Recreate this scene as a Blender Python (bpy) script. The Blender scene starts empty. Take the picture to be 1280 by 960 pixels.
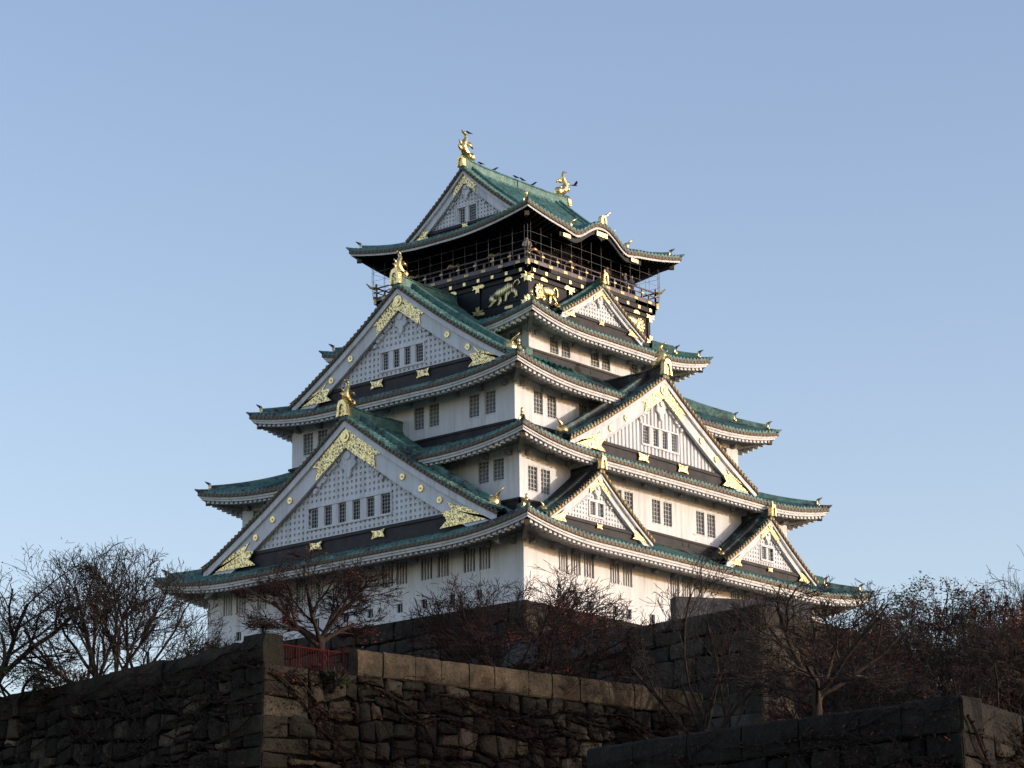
import bpy, math, random
from math import sin, cos, pi, sqrt, radians, atan2, hypot, tan
from mathutils import Vector, Matrix
scene = bpy.context.scene
COL = scene.collection
# ---------------------------------------------------------------- camera
cd = bpy.data.cameras.new('camera'); cam = bpy.data.objects.new('camera', cd); COL.objects.link(cam)
cd.sensor_width = 36; cd.lens = 3523.6 / 1280 * 36; cd.clip_start = 0.5; cd.clip_end = 6000
yaw, pitch, roll = radians(40.278), radians(15.37), radians(-0.55)
fw = Vector((cos(yaw) * cos(pitch), sin(yaw) * cos(pitch), sin(pitch)))
rt = Vector((sin(yaw), -cos(yaw), 0)); up = rt.cross(fw)
r2 = rt * cos(roll) + up * sin(roll); u2 = -rt * sin(roll) + up * cos(roll)
M = Matrix((r2, u2, -fw)).transposed().to_4x4(); M.translation = Vector((-124.87, -105.38, 1.6))
cam.matrix_world = M
scene.camera = cam
# ---------------------------------------------------------------- sky and sun
SUN_EL, SUN_AZ = radians(7.5), radians(-62)       # azimuth measured from +X counter-clockwise
w = bpy.data.worlds.new('World'); scene.world = w; w.use_nodes = True
nt = w.node_tree; bg = nt.nodes['Background']
sky = nt.nodes.new('ShaderNodeTexSky'); sky.sky_type = 'NISHITA'; sky.sun_disc = False
sky.sun_elevation = SUN_EL; sky.sun_rotation = pi / 2 - SUN_AZ
sky.air_density = 1.0; sky.dust_density = 1.0; sky.ozone_density = 1.0; sky.altitude = 0
tint = nt.nodes.new('ShaderNodeMix'); tint.data_type = 'RGBA'; tint.blend_type = 'MULTIPLY'; tint.inputs[0].default_value = 1; tint.inputs[7].default_value = (1.0, .925, 1.06, 1)
nt.links.new(sky.outputs[0], tint.inputs[6]); nt.links.new(tint.outputs[2], bg.inputs[0]); bg.inputs[1].default_value = 0.15
sd = bpy.data.lights.new('sun', 'SUN'); sun = bpy.data.objects.new('sun', sd); COL.objects.link(sun)
sd.energy = 1.05; sd.angle = radians(0.6); sd.color = (1.0, 0.94, 0.86)
sv = Vector((cos(SUN_AZ) * cos(SUN_EL), sin(SUN_AZ) * cos(SUN_EL), sin(SUN_EL)))
sun.rotation_euler = sv.to_track_quat('Z', 'Y').to_euler()
vs = scene.view_settings
vs.view_transform = 'Standard'; vs.look = 'None'; vs.exposure = 1.12; vs.gamma = 1; vs.use_curve_mapping = False
# ---------------------------------------------------------------- mesh helpers
class MB:
    def __init__(s): s.v = []; s.f = []; s.m = []
    def add(s, vs, fs, mi=0):
        b = len(s.v); s.v += [tuple(p) for p in vs]
        for f in fs: s.f.append(tuple(i + b for i in f)); s.m.append(mi)
    def quad(s, a, b, c, d, mi=0): s.add((a, b, c, d), ((0, 1, 2, 3),), mi)
    def hexa(s, p, mi=0):   # p: 8 points, bottom 4 then top 4
        s.add(p, ((0, 3, 2, 1), (4, 5, 6, 7), (0, 1, 5, 4), (1, 2, 6, 5), (2, 3, 7, 6), (3, 0, 4, 7)), mi)
    def box(s, P, l0, l1, d0, d1, z0, z1, mi=0):
        s.hexa([P(l0, d0, z0), P(l1, d0, z0), P(l1, d1, z0), P(l0, d1, z0), P(l0, d0, z1), P(l1, d0, z1), P(l1, d1, z1), P(l0, d1, z1)], mi)
    def grid(s, rows, mi=0):
        n = len(rows[0]); vs = [p for r in rows for p in r]; fs = []
        for i in range(len(rows) - 1):
            for j in range(n - 1):
                fs.append((i * n + j, i * n + j + 1, (i + 1) * n + j + 1, (i + 1) * n + j))
        s.add(vs, fs, mi)
    def prism(s, front, off, mi=0):  # polygon extruded by vector off
        n = len(front); off = Vector(off)
        vs = [Vector(p) for p in front] + [Vector(p) + off for p in front]
        fs = [tuple(range(n)), tuple(range(2 * n - 1, n - 1, -1))] + [(i, (i + 1) % n, n + (i + 1) % n, n + i) for i in range(n)]
        s.add(vs, fs, mi)
    def tube(s, pts, rad, n=6, mi=0, caps=True, flat=1.0):
        pts = [Vector(p) for p in pts]
        if not isinstance(rad, (list, tuple)): rad = [rad] * len(pts)
        rows = []; ref = None
        for i, p in enumerate(pts):
            d = (pts[min(i + 1, len(pts) - 1)] - pts[max(i - 1, 0)])
            if d.length < 1e-9: d = Vector((0, 0, 1))
            d.normalize()
            if ref is None: ref = d.orthogonal().normalized()
            a = (ref - d * ref.dot(d))
            a = a.normalized() if a.length > 1e-6 else d.orthogonal().normalized()
            ref = a; b = d.cross(a)
            rows.append([p + (a * cos(2 * pi * k / n) + b * sin(2 * pi * k / n) * flat) * rad[i] for k in range(n)])
        base = len(s.v)
        for r in rows: s.v += [tuple(q) for q in r]
        for i in range(len(rows) - 1):
            for k in range(n):
                s.f.append((base + i * n + k, base + i * n + (k + 1) % n, base + (i + 1) * n + (k + 1) % n, base + (i + 1) * n + k)); s.m.append(mi)
        if caps:
            s.f.append(tuple(base + k for k in range(n - 1, -1, -1))); s.m.append(mi)
            s.f.append(tuple(base + (len(rows) - 1) * n + k for k in range(n))); s.m.append(mi)
    def ball(s, c, r, n=8, mi=0, ax=None):   # r: 3 radii along axes ax
        c = Vector(c)
        if ax is None: ax = (Vector((1, 0, 0)), Vector((0, 1, 0)), Vector((0, 0, 1)))
        if not isinstance(r, (list, tuple)): r = (r, r, r)
        rows = []
        m = max(4, n // 2 + 1)
        for i in range(m):
            th = pi * i / (m - 1)
            rows.append([c + ax[0] * (r[0] * sin(th) * cos(2 * pi * k / n)) + ax[1] * (r[1] * sin(th) * sin(2 * pi * k / n)) + ax[2] * (r[2] * cos(th)) for k in range(n + 1)])
        s.grid(rows, mi)
    def build(s, name, mats, parent=None, smooth=False):
        me = bpy.data.meshes.new(name); me.from_pydata(s.v, [], s.f)
        if not isinstance(mats, (list, tuple)): mats = [mats]
        for m in mats: me.materials.append(m)
        me.polygons.foreach_set('material_index', s.m)
        if smooth: me.polygons.foreach_set('use_smooth', [True] * len(s.f))
        me.update()
        o = bpy.data.objects.new(name, me); COL.objects.link(o)
        if parent is not None: o.parent = parent
        return o
def tag(o, label=None, cat=None, group=None, kind=None):
    if label: o['label'] = label
    if cat: o['category'] = cat
    if group: o['group'] = group
    if kind: o['kind'] = kind
    return o
def empty(name, loc=(0, 0, 0)):
    o = bpy.data.objects.new(name, None); COL.objects.link(o); o.location = loc; return o
# ---------------------------------------------------------------- materials
def newmat(name, col=(.5, .5, .5), rough=.6, metal=0.0, spec=.5):
    m = bpy.data.materials.new(name); m.use_nodes = True
    b = m.node_tree.nodes['Principled BSDF']
    b.inputs['Base Color'].default_value = (*col, 1); b.inputs['Roughness'].default_value = rough
    b.inputs['Metallic'].default_value = metal; b.inputs['Specular IOR Level'].default_value = spec
    return m, m.node_tree, b
def N(nt, t, **kw):
    n = nt.nodes.new(t)
    for k, v in kw.items(): setattr(n, k, v)
    return n
def coords(nt, scale=(1, 1, 1)):
    g = N(nt, 'ShaderNodeNewGeometry'); mp = N(nt, 'ShaderNodeMapping'); mp.inputs['Scale'].default_value = scale
    nt.links.new(g.outputs['Position'], mp.inputs['Vector']); return mp.outputs[0]
def noise(nt, vec, scale, detail=4, rough=.55):
    n = N(nt, 'ShaderNodeTexNoise'); n.inputs['Scale'].default_value = scale; n.inputs['Detail'].default_value = detail
    n.inputs['Roughness'].default_value = rough; nt.links.new(vec, n.inputs['Vector']); return n.outputs['Fac']
def ramp(nt, fac, stops):
    r = N(nt, 'ShaderNodeValToRGB'); e = r.color_ramp.elements
    while len(e) < len(stops): e.new(.5)
    for i, (p, c) in enumerate(stops): e[i].position = p; e[i].color = (*c, 1) if len(c) == 3 else c
    nt.links.new(fac, r.inputs[0]); return r.outputs[0]
def mix(nt, f, a, b, mode='MIX'):
    m = N(nt, 'ShaderNodeMix', data_type='RGBA', blend_type=mode)
    for sck, v in ((m.inputs[0], f), (m.inputs[6], a), (m.inputs[7], b)):
        if isinstance(v, (int, float)): sck.default_value = v
        elif isinstance(v, tuple): sck.default_value = (*v, 1)
        else: nt.links.new(v, sck)
    return m.outputs[2]
def bump(nt, b, h, st=.4, dist=.05):
    n = N(nt, 'ShaderNodeBump'); n.inputs['Strength'].default_value = st; n.inputs['Distance'].default_value = dist
    nt.links.new(h, n.inputs['Height']); nt.links.new(n.outputs[0], b.inputs['Normal'])
def m_patina(name, dark, seed):
    m, t, b = newmat(name, rough=.55)
    v = coords(t); mp = N(t, 'ShaderNodeMapping'); mp.inputs['Location'].default_value = (seed * 13.1, seed * 7.7, seed)
    t.links.new(v, mp.inputs[0]); v2 = mp.outputs[0]
    big = noise(t, v2, .35, 5, .7); fine = noise(t, v2, 2.6, 5, .75)
    teal = ramp(t, fine, [(.28, (.018, .055, .052)), (.48, (.065, .165, .145)), (.72, (.17, .32, .275))])
    brown = ramp(t, fine, [(.35, (.008, .010, .012)), (.7, (.045, .042, .040))])
    sm = N(t, 'ShaderNodeMath', operation='MULTIPLY_ADD'); t.links.new(fine, sm.inputs[0]); sm.inputs[1].default_value = .45
    t.links.new(big, sm.inputs[2])
    fac = ramp(t, sm.outputs[0], [(dark - .07, (1, 1, 1)), (dark + .07, (0, 0, 0))])
    c = mix(t, fac, teal, brown); t.links.new(c, b.inputs['Base Color'])
    bump(t, b, fine, .5, .04); return m
M_TOP = m_patina('patina copper tile bright', .52, 1)
M_MID = m_patina('patina copper tile weathered', .68, 2)
M_DARK = m_patina('patina copper tile dark', .80, 3)
def m_plaster(name, col):
    m, t, b = newmat(name, rough=.85, spec=.15)
    v = coords(t, (1, 1, .35)); n1 = noise(t, v, 1.2, 6, .6)
    st = coords(t, (2.2, 2.2, .12)); n2 = noise(t, st, 1.5, 4, .6)
    c = ramp(t, n1, [(.3, tuple(x * .86 for x in col)), (.65, col)])
    c2 = ramp(t, n2, [(.30, (.74, .72, .69)), (.44, (.93, .92, .91)), (.6, (1, 1, 1))])
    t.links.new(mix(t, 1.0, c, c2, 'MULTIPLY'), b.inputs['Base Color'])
    bump(t, b, noise(t, coords(t), 9, 4), .12, .02); return m
M_WHITE = m_plaster('white plaster', (.80, .82, .86))
M_TRIM = m_plaster('grey white painted timber', (.76, .78, .82))
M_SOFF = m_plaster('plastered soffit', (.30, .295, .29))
M_BLACK = newmat('black lacquer', (.009, .0085, .012), .5, 0, .25)[0]
M_BAND, t_, b_ = newmat('dark copper cladding', (.03, .03, .035), .6, 0, .25)
t_.links.new(ramp(t_, noise(t_, coords(t_), 1.1, 5, .7), [(.3, (.012, .012, .018)), (.7, (.050, .046, .048))]), b_.inputs['Base Color'])
M_VOID = newmat('black timber with painted shade', (.004, .004, .005), .9, 0, .1)[0]  # near-black copy of the lacquer; under-roof shade is put into the colour
M_GREYB = newmat('weathered timber', (.09, .075, .065), .7)[0]
M_RAIL = newmat('dull red brown lacquer', (.13, .10, .115), .5)[0]
M_IRON = newmat('dark iron', (.05, .05, .055), .5, .3)[0]
M_WIRE = newmat('grey netting wire', (.10, .10, .11), .6)[0]
def m_gold(name, cut=None):
    m, t, b = newmat(name, (.95, .66, .20), .34, 1.0)
    v = coords(t); n = noise(t, v, 6, 4)
    bump(t, b, n, .6, .05)
    base = ramp(t, n, [(.3, (.60, .44, .17)), (.6, (.95, .76, .38))])
    if cut:
        vo = N(t, 'ShaderNodeTexVoronoi', feature='DISTANCE_TO_EDGE'); vo.inputs['Scale'].default_value = cut
        dn = noise(t, v, cut * .8, 3); ad = N(t, 'ShaderNodeVectorMath', operation='ADD'); cb = N(t, 'ShaderNodeCombineXYZ')
        for k in range(3): t.links.new(dn, cb.inputs[k])
        t.links.new(v, ad.inputs[0]); t.links.new(cb.outputs[0], ad.inputs[1]); t.links.new(ad.outputs[0], vo.inputs['Vector'])
        f = ramp(t, vo.outputs['Distance'], [(.13, (0, 0, 0)), (.18, (1, 1, 1))])
        t.links.new(mix(t, f, base, (.05, .045, .035)), b.inputs['Base Color'])
        iv = N(t, 'ShaderNodeInvert'); t.links.new(f, iv.inputs[1]); t.links.new(iv.outputs[0], b.inputs['Metallic'])
    else: t.links.new(base, b.inputs['Base Color'])
    return m
M_GOLD = m_gold('gilded metal'); M_FILI = m_gold('pierced gilded plate', 5.2)
M_STRIPE, t_, b_ = newmat('gilded tiger relief with dark stripes', (.8, .6, .25), .4, 1.0)
wv_ = N(t_, 'ShaderNodeTexWave', bands_direction='Y'); wv_.inputs['Scale'].default_value = 2.6; wv_.inputs['Distortion'].default_value = 5; wv_.inputs['Detail'].default_value = 2; wv_.inputs['Detail Scale'].default_value = 1.5
t_.links.new(coords(t_), wv_.inputs['Vector']); t_.links.new(ramp(t_, wv_.outputs['Fac'], [(.12, (.08, .07, .04)), (.24, (.95, .78, .42))]), b_.inputs['Base Color'])
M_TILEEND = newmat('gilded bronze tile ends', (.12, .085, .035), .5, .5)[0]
M_GOLDD = newmat('dull gilding', (.50, .38, .17), .5, .8)[0]  # duller tone than the main gilding, for railing and gallery fittings
M_GLASS = newmat('dark window glass', (.012, .013, .016), .35, 0, .2)[0]
M_GLASS2 = newmat('window glass with painted reflection', (.13, .15, .18), .3)[0]  # pane colour carries a painted bluish grey reflection
M_LATT = newmat('window lattice', (.42, .42, .42), .6)[0]
def m_stone(name, stops, moss=.35, bsc=1.0):
    m, t, b = newmat(name, rough=.9, spec=.15)
    g = N(t, 'ShaderNodeNewGeometry'); c0 = ramp(t, g.outputs['Random Per Island'], stops)
    v = coords(t); n1 = noise(t, v, 1.7 * bsc, 6, .7); n2 = noise(t, v, 11 * bsc, 4, .6); n3 = noise(t, v, .28, 4, .6)
    c1 = mix(t, 1.0, c0, ramp(t, n1, [(.3, (.42, .42, .45)), (.65, (1.25, 1.2, 1.15))]), 'MULTIPLY')
    c2 = mix(t, .7, c1, ramp(t, n2, [(.3, (.6, .6, .6)), (.7, (1.25, 1.25, 1.25))]), 'MULTIPLY')
    c3 = mix(t, ramp(t, n3, [(.5 - moss * .3, (0, 0, 0)), (.85 - moss * .3, (.8, .8, .8))]), c2, (.016, .017, .013))
    t.links.new(c3, b.inputs['Base Color']); 
    a = N(t, 'ShaderNodeMath', operation='MULTIPLY_ADD'); t.links.new(n1, a.inputs[0]); a.inputs[1].default_value = 3; t.links.new(n2, a.inputs[2])
    bump(t, b, a.outputs[0], .9, .07); return m
M_STONE = m_stone('weathered moat stone', [(0, (.021, .016, .013)), (.5, (.048, .038, .028)), (.85, (.088, .069, .049)), (1, (.19, .155, .11))], .6)
M_STONE2 = m_stone('wall stone darkened for shade', [(0, (.014, .013, .012)), (.6, (.036, .032, .028)), (1, (.085, .072, .058))], .6)  # darker copy of the moat stone; the wall's shade is in its colour
M_CAP = m_stone('warm granite capstone', [(0, (.085, .066, .044)), (.6, (.13, .10, .067)), (1, (.19, .145, .095))], .3)
M_BASE = m_stone('keep base granite', [(0, (.032, .029, .027)), (.6, (.066, .058, .050)), (1, (.12, .104, .088))], .5)
M_SLAB = m_stone('smooth pale granite slab', [(0, (.085, .088, .097)), (1, (.11, .11, .12))], .0, .5)
M_GAP = newmat('dark earth joint', (.006, .006, .005), 1, spec=0)[0]
def m_bark(name, a, bcol):
    m, t, b = newmat(name, rough=.9, spec=.1)
    t.links.new(ramp(t, noise(t, coords(t, (4, 4, 1)), 3, 4), [(.35, a), (.65, bcol)]), b.inputs['Base Color']); return m
M_BARK = m_bark('grey brown bark', (.018, .014, .012), (.065, .05, .042))
M_BARK2 = m_bark('reddish bark', (.016, .011, .010), (.055, .036, .032))
M_VINE = m_bark('dark creeper stem', (.010, .007, .006), (.035, .024, .02))
def m_leaf(name, stops):
    m, t, b = newmat(name, rough=.7, spec=.2); g = N(t, 'ShaderNodeNewGeometry')
    t.links.new(ramp(t, g.outputs['Random Per Island'], stops), b.inputs['Base Color']); return m
M_RED = m_leaf('red autumn leaf', [(0, (.10, .012, .010)), (.6, (.20, .025, .015)), (1, (.25, .06, .02))])
M_RUST = m_leaf('rust brown leaf', [(0, (.036, .014, .010)), (.7, (.095, .030, .018)), (1, (.20, .06, .015))])
M_EVER = m_leaf('dark evergreen leaf', [(0, (.010, .016, .006)), (.7, (.032, .045, .014)), (1, (.075, .075, .025))])
M_CREEP = m_leaf('withered creeper leaf', [(0, (.020, .010, .007)), (.85, (.045, .018, .012)), (1, (.14, .03, .015))])
M_TWIGL = m_leaf('dull brown leaf', [(0, (.035, .025, .018)), (1, (.10, .07, .04))])
M_REDF = newmat('red painted steel', (.07, .010, .008), .8, 0, .08)[0]
M_GROUND, t_, b_ = newmat('trodden earth and grass', rough=1, spec=.1)
t_.links.new(ramp(t_, noise(t_, coords(t_), .4, 6), [(.35, (.035, .045, .018)), (.65, (.10, .085, .055))]), b_.inputs['Base Color'])
M_BIRD = newmat('black feathers', (.012, .012, .016), .45)[0]
# ---------------------------------------------------------------- castle frames
FR = {'R': (Vector((1, 0, 0)), Vector((0, -1, 0))), 'L': (Vector((0, -1, 0)), Vector((-1, 0, 0))),
      'K': (Vector((-1, 0, 0)), Vector((0, 1, 0))), 'B': (Vector((0, 1, 0)), Vector((1, 0, 0)))}
def PF(face, lc=0.0, dc=0.0):
    l, n = FR[face]
    return lambda a, d, z: l * (a + lc) + n * (d + dc) + Vector((0, 0, z))
def half(face, A, B): return (A, B) if face in 'RK' else (B, A)
castle = tag(empty('castle_tower', (0, 0, 29.8)), 'white five storey castle keep with green copper roofs and gilded ornaments', 'castle')
def part(mb, name, mats, parent=None, smooth=False, label=None):
    p = parent if parent is not None else castle
    o = mb.build(name, mats, p, smooth)
    if p is castle: o.location = (0, 0, -29.8)
    if label: o['label'] = label
    return o
class Tier:
    def __init__(s, A, B, ztip, Aw, Bw, rise, lift=.72, LL=6.5, lp=2.1, bumpf=None, tiles=M_MID, second=()):
        s.A, s.B, s.Aw, s.Bw, s.rise, s.lift, s.LL, s.lp, s.bumpf, s.tiles = A, B, Aw, Bw, rise, lift, LL, lp, bumpf, tiles
        s.zm = ztip - lift; s.second = second
    def L(s, d): return s.lift * max(0.0, 1 - d / s.LL) ** s.lp
    def bz(s, face, t):
        if s.bumpf is None or face not in 'RK': return 0.0
        if face == 'K': t = -t
        a = abs(t + .35) / s.bumpf[0]
        if a >= 1.45: return 0.0
        u_ = min(1, max(0, (a - .06) / .94)); v = 1 - u_ * u_ * (3 - 2 * u_)
        dip = -.10 * max(0, 1 - abs(a - 1.0) / .45)
        return s.bumpf[1] * v + dip
    def surf(s, face, t, q, d_off=0):
        h, dist = half(face, s.A, s.B); hw, dw = half(face, s.Aw, s.Bw)
        rl, rn = h - hw, dist - dw
        d = max(0.0, h - q * rl - abs(t))
        return s.zm + s.rise * (.72 * q + .28 * q * q) + s.L(d) * max(0, 1 - q) ** 1.3 + s.bz(face, t) * max(0, 1 - q * 1.1) ** .8
    def tiles_mb(s):
        mb = MB(); P_ = .34
        for face in 'RLKB':
            P = PF(face); h, dist = half(face, s.A, s.B); hw, dw = half(face, s.Aw, s.Bw); rl, rn = h - hw, dist - dw
            n = int(round(2 * h / P_)); pat = (.0, .10, .145, .10)
            cols = []
            for i in range(n * 4 + 1):
                t = -h + 2 * h * i / (n * 4); off = pat[i % 4]
                qm = min(1.0, (h - abs(t)) / rl)
                c = []
                on = 1 if qm > .03 else 0
                c.append(P(t, dist + .01, s.surf(face, t, 0) - .02)); c.append(P(t, dist, s.surf(face, t, 0) + on * (off + .12)))
                for k in range(9):
                    q = qm * (.02 + .98 * k / 8); c.append(P(t, dist - q * rn, s.surf(face, t, q) + on * (off + .14 * (1 - .7 * q))))
                cols.append(c)
            mb.grid(cols)
        return mb
    def band(s, mb, prof, mi=0, faces='RLKB', nseg=72, run=2.0):
        for face in faces:
            P = PF(face); h, dist = half(face, s.A, s.B); rows = []
            for i in range(nseg + 1):
                tau = -1 + 2 * i / nseg
                # denser sampling near corners
                tau = math.copysign(abs(tau) ** .8, tau)
                d = h * (1 - abs(tau)); r = []
                for (o, dz) in prof:
                    fade = max(0, 1 - max(0, o - .5) / (run * 1.6))
                    r.append(P(tau * (h - o), dist - o, s.zm + s.L(d) * fade + s.bz(face, tau * h) * fade + dz))
                rows.append(r)
            mb.grid(rows, mi)
def tier_roof(T, wallA, wallB, soffz, white=True, label=None):
    """T: eave; wallA/B: wall underneath; soffz: soffit height at that wall relative to mid eave"""
    roof = part(T.tiles_mb(), 'roof', T.tiles, label=label)
    sub = lambda mb, name, mats, sm=False: part(mb, name, mats, roof, sm)
    rA = T.A - wallA; rB = T.B - wallB; run = min(rA, rB)
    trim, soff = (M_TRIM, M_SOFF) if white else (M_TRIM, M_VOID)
    e = MB()
    T.band(e, [(-.02, .09), (-.03, -.10), (.06, -.10)], 1)
    T.band(e, [(.06, -.10), (.06, -.24), (.13, -.24)] if not white else [(.06, -.10), (.06, -.22), (.13, -.23), (.14, -.35), (.22, -.35)], 0)
    sub(e, 'eave_board', [trim, M_GREYB])
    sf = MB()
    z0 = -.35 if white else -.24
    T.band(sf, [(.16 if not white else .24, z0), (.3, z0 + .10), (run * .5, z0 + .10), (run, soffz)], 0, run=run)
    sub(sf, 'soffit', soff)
    te = MB(); rf = MB()
    for face in 'RLKB':
        P = PF(face); h, dist = half(face, T.A, T.B); n = int(round(2 * h / .34)); wd = half(face, wallA, wallB)[1]
        rn = dist - wd
        for i in range(n):
            t = -h + 2 * h * (i + .5) / n
            d = h - abs(t); z = T.zm + T.L(d) + T.bz(face, t) - .01
            ring = [P(t + .08 * cos(a), dist + .05, z + .08 * sin(a)) for a in [2 * pi * k / 8 for k in range(8)]]
            te.prism(ring, -FR[face][1] * .10)
        n = int(round(2 * h / .39))
        for i in range(n):
            t = -h + 2 * h * (i + .5) / n; d = h - abs(t)
            if d < .5: continue
            o0, o1 = (.27 if white else .20), min(rn, d)
            tau = t / h
            pts = []
            for o in (o0, o1):
                fade = max(0, 1 - max(0, o - .5) / (run * 1.6)); dd = d
                zz = T.zm + T.L(dd) * fade + T.bz(face, t) * fade + (z0 + .10 if o == o0 else (z0 + .10) * (1 - o / rn) + soffz * (o / rn))
                pts.append((o, zz + .02))
            wv = .085; hh = .19
            (oa, za), (ob, zb) = pts
            if not white: rf.hexa([P(t - wv, dist - oa, za - hh), P(t + wv, dist - oa, za - hh), P(t + wv, dist - ob, zb - hh), P(t - wv, dist - ob, zb - hh),
                     P(t - wv, dist - oa, za), P(t + wv, dist - oa, za), P(t + wv, dist - ob, zb), P(t - wv, dist - ob, zb)])
            if white: rf.box(P, t - .105, t + .105, dist - oa - .26, dist - oa + .012, za - hh - .05, za, 1)
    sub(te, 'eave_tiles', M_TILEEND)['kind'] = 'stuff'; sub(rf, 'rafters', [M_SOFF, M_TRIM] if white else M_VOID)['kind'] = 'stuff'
    # hips
    for sx in (-1, 1):
        for sy in (-1, 1):
            def hp(q, dz=0.0):
                return Vector((sx * (T.A - q * (T.A - T.Aw)), sy * (T.B - q * (T.B - T.Bw)), T.zm + T.rise * (.72 * q + .28 * q * q) + T.lift * max(0, 1 - q) ** 1.3 + dz + .13))
            rl = hypot(T.A - T.Aw, T.B - T.Bw)
            qa = .75 / rl; qb = min(2.9, rl * .62) / rl
            dirv = (hp(0) - hp(.3)); dirv.z = 0; dirv.normalize(); sd_ = Vector((-dirv.y, dirv.x, 0))
            rg = MB()
            def ridge(q0, q1, wdt, hgt, lowtop):
                rows = []
                for k in range(9):
                    q = q0 + (q1 - q0) * k / 8; c = hp(q)
                    rows.append([c - sd_ * wdt + Vector((0, 0, -.05)), c - sd_ * wdt * .8 + Vector((0, 0, hgt * .8)), c + Vector((0, 0, hgt)), c + sd_ * wdt * .8 + Vector((0, 0, hgt * .8)), c + sd_ * wdt + Vector((0, 0, -.05))])
                rg.grid(rows); rg.add(rows[0], ((0, 1, 2, 3, 4),)); rg.add(rows[-1], ((0, 1, 2, 3, 4),))
            ridge(qa, 1.0, .20, .36, 0)
            if (sx, sy) in T.second: ridge(qb, 1.0, .25, .62, 0)
            # tip horn
            tip = hp(0); rg.tube([hp(.12 / 1 * 1), tip + Vector((0, 0, .05)), tip + dirv * .22 + Vector((0, 0, .16))], [.14, .11, .03], 6)
            sub(rg, 'hip_ridge', T.tiles)
            front = (sx == -1 and sy == -1)
            for q, sc in ((qa, .85), (qb, 1.0)):
                orn = MB()
                c = hp(q) + dirv * .02
                if q == qb and (sx, sy) not in T.second: continue
                X = lambda a, z: c + sd_ * a * sc + Vector((0, 0, z * sc))
                orn.prism([X(-.22, -.05), X(.22, -.05), X(.19, .34), X(.10, .50), X(-.10, .50), X(-.19, .34)], dirv * .14)
                for sg in (-1, 1): orn.ball(X(sg * .24, .08) + dirv * .06, .10 * sc, 8)
                if front and q == qa:
                    orn.tube([X(0, .45) + dirv * .05, X(0, .62) + dirv * .05], [.11, .07], 8); orn.ball(X(0, .76) + dirv * .05, (.095, .095, .16), 8)
                else:
                    orn.tube([X(0, .45) + dirv * .05, X(0, .56) + dirv * .18, X(0, .68) + dirv * .36], [.10, .07, .02], 6, 1)
                sub(orn, 'hip_ornament', [M_GOLD, M_DARK], True)
            cb = MB(); a = hp(0) - dirv * .45; b = Vector((sx * wallA, sy * wallB, T.zm + soffz)); up_ = Vector((0, 0, 1))
            a.z = T.zm + T.lift * .97 - .40; b.z = T.zm + soffz + .05
            for (p0, p1, mi) in ((a, a - dirv * .28, 1), (a - dirv * .28, b, 0)):
                s0 = .13 if mi else .115
                cb.hexa([p0 - sd_ * s0 - up_ * (s0 * 2), p0 + sd_ * s0 - up_ * (s0 * 2), p1 + sd_ * s0 - up_ * (s0 * 2), p1 - sd_ * s0 - up_ * (s0 * 2), p0 - sd_ * s0, p0 + sd_ * s0, p1 + sd_ * s0, p1 - sd_ * s0], mi)
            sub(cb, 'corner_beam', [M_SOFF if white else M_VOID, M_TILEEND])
    return roof
# ---------------------------------------------------------------- walls with window openings
def wall_face(mb, P, hl, d, z0, z1, holes, dep=.15):
    xs = sorted(set([-hl, hl] + [x for h in holes for x in h[:2]])); zs = sorted(set([z0, z1] + [z for h in holes for z in h[2:4]]))
    for i in range(len(xs) - 1):
        for j in range(len(zs) - 1):
            cx, cz = (xs[i] + xs[i + 1]) / 2, (zs[j] + zs[j + 1]) / 2
            if any(h[0] < cx < h[1] and h[2] < cz < h[3] for h in holes): continue
            mb.quad(P(xs[i], d, zs[j]), P(xs[i + 1], d, zs[j]), P(xs[i + 1], d, zs[j + 1]), P(xs[i], d, zs[j + 1]))
    for (a, b, c, e) in holes:
        mb.quad(P(a, d, c), P(a, d - dep, c), P(a, d - dep, e), P(a, d, e)); mb.quad(P(b, d, c), P(b, d - dep, c), P(b, d - dep, e), P(b, d, e))
        mb.quad(P(a, d, c), P(b, d, c), P(b, d - dep, c), P(a, d - dep, c)); mb.quad(P(a, d, e), P(b, d, e), P(b, d - dep, e), P(a, d - dep, e))
def window(P, a, b, c, e, d, style, parent, dep=.15):
    mb = MB(); mb.quad(P(a, d - dep + .01, c), P(b, d - dep + .01, c), P(b, d - dep + .01, e), P(a, d - dep + .01, e), 0)
    if style == 'lattice':
        nx = max(2, int(round((b - a) / .25))); nz = max(3, int(round((e - c) / .23))); wd = .021
        for i in range(nx + 1):
            x = a + (b - a) * i / nx; mb.box(P, max(a, x - wd), min(b, x + wd), d - dep + .015, d - dep + .09, c, e, 1)
        for j in range(nz + 1):
            z = c + (e - c) * j / nz; mb.box(P, a, b, d - dep + .012, d - dep + .07, max(c, z - wd), min(e, z + wd), 1)
        mb.box(P, a, b, d - dep + .01, d + .03, c, c + .05, 2); mb.box(P, a, b, d - dep + .01, d - dep + .12, e - .05, e, 2)
    elif style == 'slats':
        n = 3
        for i in range(n):
            x = a + (b - a) * (i + 1) / (n + 1); mb.box(P, x - .036, x + .036, d - .13, d - .02, c, e, 2)
    elif style == 'loop':
        x = (a + b) / 2; mb.box(P, x - .02, x + .02, d - .12, d - .09, c, e, 1)
    part(mb, 'window', [M_GLASS if style != 'lattice' else M_GLASS2, M_LATT, M_WHITE], parent)
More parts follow.
